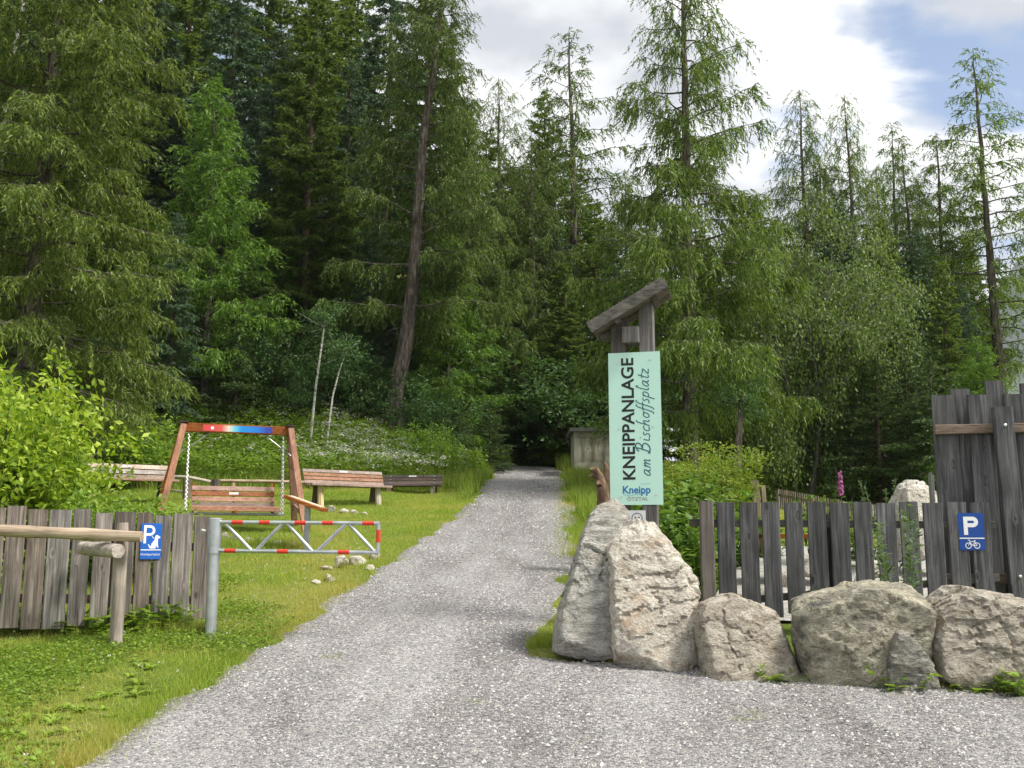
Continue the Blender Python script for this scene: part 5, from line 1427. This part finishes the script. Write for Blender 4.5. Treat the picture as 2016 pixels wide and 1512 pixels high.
row([(spruce_small, 240, 25.0, 600, 1.2), (spruce_small, 150, 25.5, 560, 1.3), (spruce_small, 470, 27.5, 640, 1.3), (spruce_small, 700, 29.5, 650, 1.4), (spruce_small, 60, 26.5, 540, 1.4), (spruce_small, 420, 30, 560, 1.4), (spruce_small, 560, 30, 640, 1.4)],
    [(180, 'young spruce at the wood edge behind the yellow green shrub'), (300, 'young spruce at the wood edge behind the bleached bench'), (500, 'young spruce at the wood edge behind the swing'), (9999, 'young spruce at the wood edge beside the white birch stems')], 'young spruces along the wood edge')
row([(rowan, 530, 28.5, 610, 1.0), (rowan, 655, 28.6, 640, 1.0), (rowan, 715, 28.6, 690, 1.0), (rowan, 590, 28.0, 730, 1.0), (rowan, 845, 28.6, 720, 1.0), (rowan, 1165, 31.0, 690, 1.4), (rowan, 1130, 34.0, 640, 1.6)],
    [(600, 'dark leaved rowan sapling at the wood edge above the swing'), (750, 'dark leaved rowan sapling beside the two white birch stems'), (900, 'dark leaved rowan sapling at the foot of the leaning larch'), (9999, 'dark leaved rowan sapling leaning over the pale shed')], 'rowan saplings')
row([(bush, 300, 26.5, 800, 1.3), (bush, 420, 27.5, 790, 1.4), (bush, 520, 27.8, 800, 1.3), (bush, 470, 25.5, 850, 1.2), (bush, 620, 27.8, 810, 1.2), (bush, 700, 28.0, 815, 1.2), (bush, 760, 28.2, 825, 1.1), (bush, 840, 27.2, 820, 1.1), (bush, 240, 22.5, 800, 1.3), (bush, 170, 23, 770, 1.3), (bush, 880, 28, 860, 1.1), (bush, 90, 22.5, 770, 1.4)],
    [(280, 'leafy bush on the bank behind the bleached bench'), (540, 'leafy bush on the bank behind the swing'), (710, 'leafy bush on the bank below the white birch stems'), (9999, 'leafy bush on the bank behind the dark brown bench')], 'bushes on the bank')
row([(bush, 1400, 25.5, 890, 1.2), (bush, 1560, 28, 900, 1.2), (bush, 1640, 28, 920, 1.2), (bush, 1700, 27, 910, 1.4), (bush, 1760, 27, 930, 1.3), (bush, 1800, 26, 950, 1.3)],
    [(1600, 'leafy bush under the broad grey green birch'), (9999, 'leafy bush behind the thin garden picket fence')], 'bushes behind the garden')

row([(spruce_a, 1370, 31, 420, 1.2), (spruce_a, 1480, 34, 400, 1.25), (spruce_b, 1650, 33, 400, 1.3), (spruce_a, 1730, 35, 430, 1.2), (spruce_b, 1800, 33, 450, 1.3), (spruce_b, 1890, 32, 560, 1.2), (spruce_small, 1720, 26, 700, 1.5), (spruce_small, 1830, 25, 690, 1.5), (spruce_small, 1640, 29, 700, 1.5), (larch_tall, 1230, 36, 330, 1.1), (larch_tall, 1050, 36, 260, 1.1), (spruce_a, 1110, 33, 520, 1.3), (spruce_a, 960, 38, 260, 1.2), (spruce_b, 1250, 31, 560, 1.3), (larch_tall, 930, 33, 170, 1.0)],
    [(960, 'conifer pressed against the right side of the leaning larch'), (1120, 'conifer in the second row above the end of the path'), (1260, 'conifer standing over the pale plaster shed'), (1500, 'conifer hidden in the wood between tall larch and birch'), (1740, 'conifer in the second row behind the birch crown'), (9999, 'conifer in the second row behind the screen fence')])

row([(larch_young, 555, 31, 430, 1.0), (spruce_b, 500, 30, 470, 1.2), (larch_young, 690, 32, 420, 1.0), (spruce_b, 740, 31, 380, 1.2), (larch_young, 300, 29, 430, 1.0), (larch_young, 885, 31, 430, 1.1)],
    [(400, 'middling larch between the big olive larch and the swing'), (620, 'middling conifer left of the white birch stems above the swing beam'), (780, 'middling conifer between the white birch stems and the leaning larch'), (9999, 'middling larch just right of the leaning trunk')])
row([(bush, 995, 34.5, 880, 1.4), (bush, 1045, 36, 878, 1.6), (bush, 1085, 35, 885, 1.4), (bush, 955, 31, 870, 1.3)], 'low bush just past the crest of the gravel path', 'bushes past the path crest')
# thin birch stems: white poles with small crowns
def thin_birch(label, pts, r, seed, Y, bark=None):
    b = [P(u, v, Y) for u, v in pts]
    b[0][2] = T(b[0][0], Y) - .1
    o = thing('birch_sapling', label, 'tree', b[0], 'slender birch stems')
    mb = MB(); mb.tube(b, np.linspace(r, r * .5, len(b)), 7, wob=.03, seed=seed); mb2 = mb
    rg = np.random.default_rng(seed); tp = np.array(b[-1])
    arms = [tp + np.array([math.cos(a_) * l_, math.sin(a_) * l_, h_]) for a_, l_, h_ in zip(rg.uniform(0, 6.28, 16), rg.uniform(.25, .7, 16), rg.uniform(-.7, .6, 16))]
    for q_ in arms: mb2.tube([np.array(b[-1]) * .75 + np.array(b[-2]) * .25, q_], [.008, .003], 3, cap=False)
    ps = np.concatenate([lerp(tp, q_, rg.uniform(.3, 1.05, (75, 1))) + rg.normal(0, .09, (75, 3)) for q_ in arms]); v, f = leaf_diamonds(ps, unit(rand_unit(rg, len(ps)) - Zv * .5), .07, .045, rg)
    mb.build('trunk', bark or M['bark_birch'], o)
    me = fast_mesh('birch_sapling_crown', v - np.array(o.location), f, M['rowan']); link_mesh('crown', me, o)
thin_birch('white birch stem leaning left of the barrier arm end at the wood edge', [(610, 835), (622, 760), (632, 690), (640, 630)], .04, 1, 26.6)
thin_birch('thinner white birch stem leaning right beside the other birch stem', [(641, 838), (655, 780), (668, 730), (682, 690)], .03, 2, 26.4)
thin_birch('tall white birch trunk seen through the big olive larch', [(-40, 760), (-6, 420), (8, 220), (24, 120), (44, 20), (50, -40)], .07, 3, 23.0)
thin_birch('dark trunked birch beside the gate post in the garden', [(1452, 960), (1452, 900), (1456, 840), (1460, 780)], .10, 4, 21.5, M['bark_larch'])

# ------------------------------------------------------------------ shrubs and herbs near the camera
shrub = broadleaf('shrub', 121, 1.9, 9, 1.15, 11500, .078, .036, M['bark_dark'], M['shrub'], low=.12, r0=.017, depth=3, droopy=.25, base_gap=.25)
plant(shrub, 40, 12.6, vtop=690, rz=.5, label='yellow green leafy shrub arching over the plank fence', cat='shrub', wide=.86)
plant(shrub, -70, 12.2, vtop=690, rz=2.5, label='yellow green shrub at the fence edge beside the arching shrub', cat='shrub', wide=1.1)
plant(bush, 252, 12.4, vtop=948, rz=1.0, label='low dark leafy bush between the plank fence and the bleached bench', cat='shrub', wide=1.1)
plant(bush, 190, 12.0, vtop=945, rz=2.0, label='low leafy bush under the yellow green shrub', cat='shrub', wide=1.2)

def herb(name, seed, H, nst, leafn, L, W, leafm, spread=.3, head=None):
    """upright plant: stems with leaves up their length, optional flower heads"""
    rg = np.random.default_rng(seed); mb = MB(); ps, dd = [], []
    hv, hf = [], []
    tips = []
    for s_ in range(nst):
        a = rg.uniform(0, 6.28); h = H * rg.uniform(.65, 1.05); b = np.array([math.cos(a), math.sin(a), 0]) * rg.uniform(0, spread * .4)
        tp = b + np.array([math.cos(a), math.sin(a), 0]) * spread * rg.uniform(.2, 1) * .6 + Zv * h
        pts = bezier(np.linspace(0, 1, 5), b, (b + tp) / 2 + Zv * .1 * h, tp); mb.tube(pts, np.linspace(.006, .003, 5) * (H / .8 if H < .8 else 1), 4, cap=False)
        tips.append(tp)
        n_ = leafn // nst; t = rg.uniform(.06, 1, n_); ss = np.linspace(0, 1, 5)
        ps.append(np.stack([np.interp(t, ss, pts[:, c_]) for c_ in range(3)], -1)); q = rand_unit(rg, n_) * np.array([1, 1, .4]) + Zv * .25; dd.append(unit(q))
    ps, dd = np.concatenate(ps), np.concatenate(dd); n_ = len(ps)
    v, f = leaf_diamonds(ps, dd, L * rg.uniform(.6, 1.3, n_) * (1.15 - .5 * ps[:, 2] / H), W * rg.uniform(.7, 1.2, n_), rg, unit(rand_unit(rg, n_) * .5 + Zv))
    root_ = bpy.data.objects.new(name, None); COL.objects.link(root_)
    mb.build('stem', M['herb'], root_); link_mesh('leaves', fast_mesh(name + '_leaves', v, f, leafm), root_)
    if head:
        hm, kind = head; ps2, dd2 = [], []
        for tp in tips:
            if kind == 'spike':
                t = rg.uniform(0, 1, 130); r_ = .03 * (1.1 - t); a = rg.uniform(0, 6.28, 130)
                ps2.append(tp + np.stack([np.cos(a) * r_ * .4, np.sin(a) * r_ * .4, t * .34 - .04], -1)); dd2.append(unit(np.stack([np.cos(a), np.sin(a), -.8 + 0 * a], -1)))
            else:
                n2 = 60; ps2.append(tp + rg.normal(0, 1, (n2, 3)) * np.array([.06, .06, .03])); dd2.append(unit(rand_unit(rg, n2) + Zv))
        v2, f2 = leaf_diamonds(np.concatenate(ps2), np.concatenate(dd2), .042 if kind == 'spike' else .03, .03 if kind == 'spike' else .02, rg)
        link_mesh('flowers', fast_mesh(name + '_flowers', v2, f2, hm), root_)
    root_['H'] = H
    return root_

def rosette(name, seed, n, L, W, leafm):
    rg = np.random.default_rng(seed); V, Fq = [], []; k = 0
    for i in range(n):
        a = i * 2.4 + rg.normal(0, .3); l_ = L * rg.uniform(.6, 1.2); w = W * rg.uniform(.7, 1.2); e = rg.uniform(.35, 1.1)
        h = np.array([math.cos(a), math.sin(a), 0]); s_ = np.array([-math.sin(a), math.cos(a), 0])
        prof = [(0, .12), (.3, .7), (.6, 1), (.85, .6), (1, .02)]
        for t, ww in prof:
            c = h * l_ * t * math.cos(e * (1 - .6 * t)) + Zv * (l_ * t * math.sin(e) - .55 * l_ * t * t * math.sin(e)); V += [c - s_ * w / 2 * ww + Zv * .1 * w * ww, c + s_ * w / 2 * ww + Zv * .1 * w * ww]
        for j in range(4): Fq.append((k + 2 * j, k + 2 * j + 1, k + 2 * j + 3, k + 2 * j + 2))
        k += 10
    root_ = bpy.data.objects.new(name, None); COL.objects.link(root_)
    link_mesh('leaves', fast_mesh(name + '_leaves', np.array(V), np.array(Fq), leafm), root_)
    root_['H'] = L
    return root_

gold = herb('goldenrod_plant', 5, 1.0, 16, 900, .11, .028, M['herb_yellow'], .5, (M['herb_yellow'], 'cloud'))
clump = herb('garden_herb', 6, .9, 18, 900, .13, .05, M['garden_leaf'], .55)
mug = herb('mugwort_plant', 7, .95, 6, 620, .085, .022, M['mugwort'], .42)
fox = herb('foxglove_plant', 8, 1.1, 1, 24, .16, .06, M['herb'], .05, (M['pink'], 'spike'))
weed = rosette('weed_plant', 9, 13, .14, .045, M['herb'])
weed2 = herb('leafy_weed', 10, .22, 7, 60, .09, .05, M['herb'], .3)

for u, Y, vt, w in ((1345, 15.5, 925, 1.3), (1392, 16.2, 905, 1.4), (1430, 17.0, 912, 1.3), (1320, 17.5, 915, 1.3), (1372, 18.0, 893, 1.4)):
    plant(gold, u, Y, vtop=vt, rz=u, label='yellowish goldenrod clump between the mint sign and the garden birch', cat='plant', group='goldenrod behind the sign', wide=w)
for u, Y, vt, w in ((1330, 11.6, 985, 1.1), (1362, 11.2, 1030, 1.1), (1315, 12.4, 955, 1.2), (1350, 12.8, 950, 1.2), (1385, 12.0, 1000, 1.0), (1300, 14, 930, 1.2)):
    plant(clump, u, Y, vtop=vt, rz=u * 1.3, label='green garden herb clump right behind the mint sign', cat='plant', group='garden herbs behind the sign', wide=w)
for u, Y, vt, w in ((1500, 14.5, 1015, 1.1), (1618, 13.6, 976, .8), (1690, 14.2, 1012, .9), (1450, 13.5, 1010, 1.0)):
    plant(clump, u, Y, vtop=vt, rz=u * 2.3, label='green garden herb clump behind the charcoal fence', cat='plant', group='garden herbs behind the fence', wide=w)
plant(mug, 1782, 8.95, vtop=1000, rz=.5, label='feathery grey green weed growing up the charcoal fence between two boulders', cat='plant', wide=.85)
plant(mug, 1735, 13.0, vtop=945, rz=2.5, label='feathery weed beside the pale cream boulder', cat='plant', wide=.6)
plant(fox, 1660, 13.3, vtop=975, rz=.3, label='pink foxglove rising above the charcoal fence', cat='flower', sink=.05)
ws = [(300, 1238, .30), (268, 1246, .25), (330, 1236, .28), (180, 1240, .30), (95, 1240, .26), (355, 1240, .22), (140, 1244, .24), (20, 1242, .25), (212, 1250, .22), (392, 1240, .2), (60, 1248, .2)]
for k, (u, v, h) in enumerate(ws):
    g = G(u, v); plant(weed2 if k % 3 else weed, u, g[1], height=h * 1.1, rz=u * 1.7, label='leafy weed at the foot of the plank fence', cat='plant', group='weeds along the plank fence', sink=.01, wide=1.1)
ws = [(1395, 1322, .12), (1445, 1326, .16), (1480, 1330, .2), (1510, 1332, .22), (1535, 1328, .14), (1668, 1338, .2), (1722, 1346, .26), (1745, 1350, .22), (1790, 1348, .3), (1850, 1350, .2), (1880, 1345, .26), (1940, 1352, .3), (1975, 1358, .32), (2005, 1362, .3), (1600, 1336, .1), (1905, 1354, .18)]
for k, (u, v, h) in enumerate(ws):
    g = G(u, v); plant(weed if k % 2 else weed2, u, g[1] - .16, height=h * .8, rz=u * 1.1, label='small green weed at the foot of the boulders', cat='plant', group='weeds along the boulders', sink=.01)
rng = np.random.default_rng(5)
for k in range(60):
    u, v = rng.uniform(-10, 330), rng.uniform(1300, 1508)
    g = G(u, v)
    if gravel_sd(g[:1], g[1:2])[0] > -.12: continue
    plant(weed, u, g[1], height=rng.uniform(.05, .11), rz=u, label='broad leaved weed in the foreground grass verge', cat='plant', group='weeds in the foreground verge', sink=.01)

# ------------------------------------------------------------------ grass
def blades(x, y, h, w, rng, lean=.5, z=None):
    n = len(x); z = terrain(x, y) if z is None else z
    p = np.stack([x, y, z - .01], -1); a = rng.uniform(0, 6.28, n)
    s_ = np.stack([np.cos(a), np.sin(a), 0 * a], -1) * (w / 2)[:, None]
    b = rng.uniform(0, 6.28, n); ln = np.abs(rng.normal(0, lean, n)) * h
    tip = p + np.stack([np.cos(b) * ln, np.sin(b) * ln, h], -1)
    return np.stack([p - s_, p + s_, tip], 1).reshape(-1, 3)

rng = np.random.default_rng(12)
def front_noise(x, y): return vnoise(np.stack([x * .5, y * .5, 0 * x + 31], -1))
def rocks_free(x, y): return np.ones(len(x), bool)
parts = []
# mown lawn and foreground verge
n = 1500000
x = rng.uniform(-11, 6, n); y = 4.4 + 20 * rng.uniform(0, 1, n) ** 1.25
k = in_view(x, y, pad=60) & (x > -.52 * y - 2); x, y = x[k], y[k]
s = gravel_sd(x, y)
ok = (s < np.where(rng.uniform(0, 1, len(x)) < .3, rng.normal(.05, .22, len(x)), rng.normal(-.06, .09, len(x))))
# right of the path only the verge carries grass
xr = np.interp(y, [8, 10, 14, 20, 27], [1.2, 1.5, 2.2, 3.0, 3.5])
ok &= (x < xr) | (y > 10)
ok &= ~((x > 2.3) & (y < 16) & (y > 10))
x, y = x[ok], y[ok]
dens = .5 + .5 * vnoise(np.stack([x * 1.1, y * 1.1, 0 * x], -1)); k = rng.uniform(0, 1, len(x)) < .55 + .45 * dens
x, y = x[k][:430000], y[k][:430000]
clmp = np.clip(vnoise(np.stack([x * .9, y * .9, 0 * x + 3], -1)), -.5, 1)
front = sstep(8.5, 5.0, y) * (x < 0)
c3 = vnoise(np.stack([x * 3.6, y * 3.6, 0 * x + 6], -1))
h = (.030 + .018 * clmp + .03 * np.clip(c3, 0, 1) + .03 * front * (clmp > .0)) * rng.uniform(.6, 1.5, len(x)) * (1 + .02 * (y - 8))
w = .0042 * (1 + .09 * np.clip(y - 6, 0, 20)) * rng.uniform(.7, 1.3, len(x))
V = blades(x, y, h, w, rng, .8)
lawn = link_mesh('lawn_grass', fast_mesh('lawn_grass', V, np.arange(len(V)).reshape(-1, 3), M['grass'])); tag(lawn, 'short yellow green lawn grass beside the gravel', 'grass', kind='stuff')

# tall tufts: along the fence, the stones, the path edge and round the boulders
xs_, ys_, hs_ = [], [], []
def tufts(u, v, n, r, h):
    g = G(u, v); xs_.append(rng.normal(g[0], r, n)); ys_.append(rng.normal(g[1], r * .5, n)); hs_.append(np.full(n, h))
for u in range(-20, 410, 14): tufts(u, 1240 + rng.uniform(-3, 10), 90, .07, .13)
for u in range(1062, 1205, 8): tufts(u, 1266 + (u - 1062) * .14 + rng.uniform(-6, 8), 190, .06, .10)
for u in range(1200, 1350, 12): tufts(u, 1304 + rng.uniform(-3, 8), 60, .05, .07)
for u in range(1400, 2016, 18): tufts(u, 1336 + (u - 1400) * .05 + rng.uniform(-3, 6), 45, .06, .07)
for u in range(600, 760, 10): tufts(u, 1105 + rng.uniform(-12, 45), 50, .09, .12)
for u in range(420, 620, 10): tufts(u, 1074 + rng.uniform(-6, 10), 80, .10, .17)
for t in np.linspace(0, 1, 40):
    tufts(lerp(1110, 1130, t), lerp(940, 1100, t) , 70, .12, .12); tufts(lerp(972, 700, t) - 8, lerp(935, 1155, t), 40, .10, .09)
    tufts(lerp(700, 545, t) - 10, lerp(1152, 1258, t), 60, .10, .07); tufts(lerp(480, 150, t) - 14, lerp(1295, 1512, t), 110, .09, .08)
for u, v in ((1480, 1410), (1500, 1420), (1465, 1425), (655, 1300), (940, 1390), (250, 1420), (262, 1418)): tufts(u, v, 90, .05, .05)
x, y, h = np.concatenate(xs_), np.concatenate(ys_), np.concatenate(hs_)
V = blades(x, y, h * rng.uniform(.4, 1.3, len(x)), .006 * rng.uniform(.7, 1.4, len(x)) * (1 + .05 * np.clip(y - 8, 0, 20)), rng, .45)
tf_ = link_mesh('grass_tufts', fast_mesh('grass_tufts', V, np.arange(len(V)).reshape(-1, 3), M['grass'])); tag(tf_, 'longer green grass tufts along fence, stones and path edge', 'grass', kind='stuff')

# unmown meadow on the bank and along the wood
n = 420000
x = rng.uniform(-17, 12, n); y = rng.uniform(15.5, 36, n)
k = in_view(x, y); x, y = x[k], y[k]
line = np.interp(x, [-17, -6, -3.2, -1.2, -.9, 1.0, 1.6, 3, 4.6, 12], [21.8, 22.6, 24.4, 24.2, 20.5, 20, 17, 20, 27, 27])
k = (y > line + rng.normal(0, .35, len(x))) & (gravel_sd(x, y) < -.12) & (rng.uniform(0, 1, len(x)) < .35 + .65 * sstep(36, 26, y)); x, y = x[k][:190000], y[k][:190000]
cl = vnoise(np.stack([x * .7, y * .7, 0 * x + 8], -1))
h = (.42 + .2 * cl) * rng.uniform(.4, 1.3, len(x)) * np.where(x > 1, .85, 1)
V = blades(x, y, h, .020 * rng.uniform(.6, 1.4, len(x)), rng, .4)
md = link_mesh('meadow_grass', fast_mesh('meadow_grass', V, np.arange(len(V)).reshape(-1, 3), M['meadow'])); tag(md, 'tall unmown meadow grass on the bank below the wood', 'grass', kind='stuff')
# broad herb leaves in the meadow
n = 60000
x = rng.uniform(-15, 1, n); y = rng.uniform(22.5, 29, n)
k = in_view(x, y) & (gravel_sd(x, y) < -.3) & (y > np.interp(x, [-15, -6, -3.2, -1.2, 1], [22.3, 23, 23.8, 25, 27])); x, y = x[k][:36000], y[k][:36000]
p = np.stack([x, y, terrain(x, y) + rng.uniform(.1, .75, len(x))], -1)
v, f = leaf_diamonds(p, unit(rand_unit(rng, len(x)) * [1, 1, .4]), .13, .06, rng, unit(rand_unit(rng, len(x)) * .6 + Zv))
hb = link_mesh('meadow_herbs', fast_mesh('meadow_herbs', v, f, M['bank'])); tag(hb, 'leafy green herbs crowding the bank below the wood', 'herbs', kind='stuff')
# white umbels
us, vs_ = [], []
for _ in range(620):
    u = rng.normal(715, 95) if rng.uniform() < .8 else rng.uniform(380, 850)
    us.append(u)
ps = []
for u in us:
    Y = rng.uniform(23.8, 29.5); x0 = (u - CX) / F * Y
    if gravel_sd(np.array([x0]), np.array([Y]))[0] > -.5: continue
    ps.append((x0, Y, T(x0, Y) + rng.uniform(.5, .85)))
ps = np.array(ps); ps = np.repeat(ps, 12, 0) + rng.normal(0, 1, (len(ps) * 12, 3)) * np.array([.06, .06, .02])
v, f = leaf_diamonds(ps, unit(rand_unit(rng, len(ps)) * [1, 1, .3]), .05, .042, rng, unit(rand_unit(rng, len(ps)) * .5 + Zv))
fl = link_mesh('white_umbels', fast_mesh('white_umbels', v, f, M['flower'])); tag(fl, 'white umbel flowers scattered through the meadow behind the benches', 'flowers', kind='stuff')
# small broad leaves mixed into the turf
n = 130000; x = rng.uniform(-6, -1, n); y = 4.5 + 8 * rng.uniform(0, 1, n) ** 1.3
k = in_view(x, y) & (gravel_sd(x, y) < rng.normal(-.08, .06, n)) & (vnoise(np.stack([x * 1.4, y * 1.4, 0 * x + 21], -1)) + .35 * front_noise(x, y) > rng.uniform(-.2, .7, n)); x, y = x[k][:26000], y[k][:26000]
p = np.stack([x, y, terrain(x, y) + rng.uniform(.012, .06, len(x))], -1)
v, f = leaf_diamonds(p, unit(rand_unit(rng, len(x)) * [1, 1, .35]), .034 * rng.uniform(.5, 1.5, len(x)), .022 * rng.uniform(.6, 1.4, len(x)), rng, unit(rand_unit(rng, len(x)) * .6 + Zv))
lh = link_mesh('lawn_herbs', fast_mesh('lawn_herbs', v, f, M['herb'])); tag(lh, 'small clover and plantain leaves mixed through the foreground turf', 'herbs', kind='stuff')
# clover heads in the lawn
n = 500; x = rng.uniform(-9, -2, n); y = rng.uniform(5, 16, n); k = gravel_sd(x, y) < -.2; x, y = x[k], y[k]
p = np.repeat(np.stack([x, y, terrain(x, y) + .05], -1), 4, 0) + rng.normal(0, .006, (len(x) * 4, 3))
v, f = leaf_diamonds(p, rand_unit(rng, len(p)), .016, .014, rng)
cl_ = link_mesh('clover_flowers', fast_mesh('clover_flowers', v, f, M['flower'])); tag(cl_, 'tiny white clover heads dotted over the lawn', 'flowers', kind='stuff')

for o in list(bpy.data.objects):
    for key in ('H', 'tris'):
        if key in o: del o[key]

# ------------------------------------------------------------------ the air
lo, hi = gv.min(0), gv.max(0)
top_z = max(mv[:, 2].max(), gv[:, 2].max()) + 5
hm = bpy.data.materials.new('thin_haze'); hm.use_nodes = True; hm.node_tree.nodes.clear()
ho = hm.node_tree.nodes.new('ShaderNodeOutputMaterial'); hv_ = hm.node_tree.nodes.new('ShaderNodeVolumePrincipled')
hv_.inputs['Color'].default_value = (.82, .9, 1.0, 1); hv_.inputs['Density'].default_value = .00016; hv_.inputs['Anisotropy'].default_value = .0
hm.node_tree.links.new(hv_.outputs[0], ho.inputs['Volume'])
c = ((lo[0] + hi[0]) / 2, (lo[1] + hi[1]) / 2, (lo[2] - 1 + top_z) / 2)
hz = MB().box(c, ((hi[0] - lo[0]) / 2 + 2, 0, 0), (0, (hi[1] - lo[1]) / 2 + 2, 0), (0, 0, (top_z - lo[2] + 1) / 2)).build('haze', hm)
tag(hz, 'thin pale haze softening the far hillside', 'haze', kind='stuff')
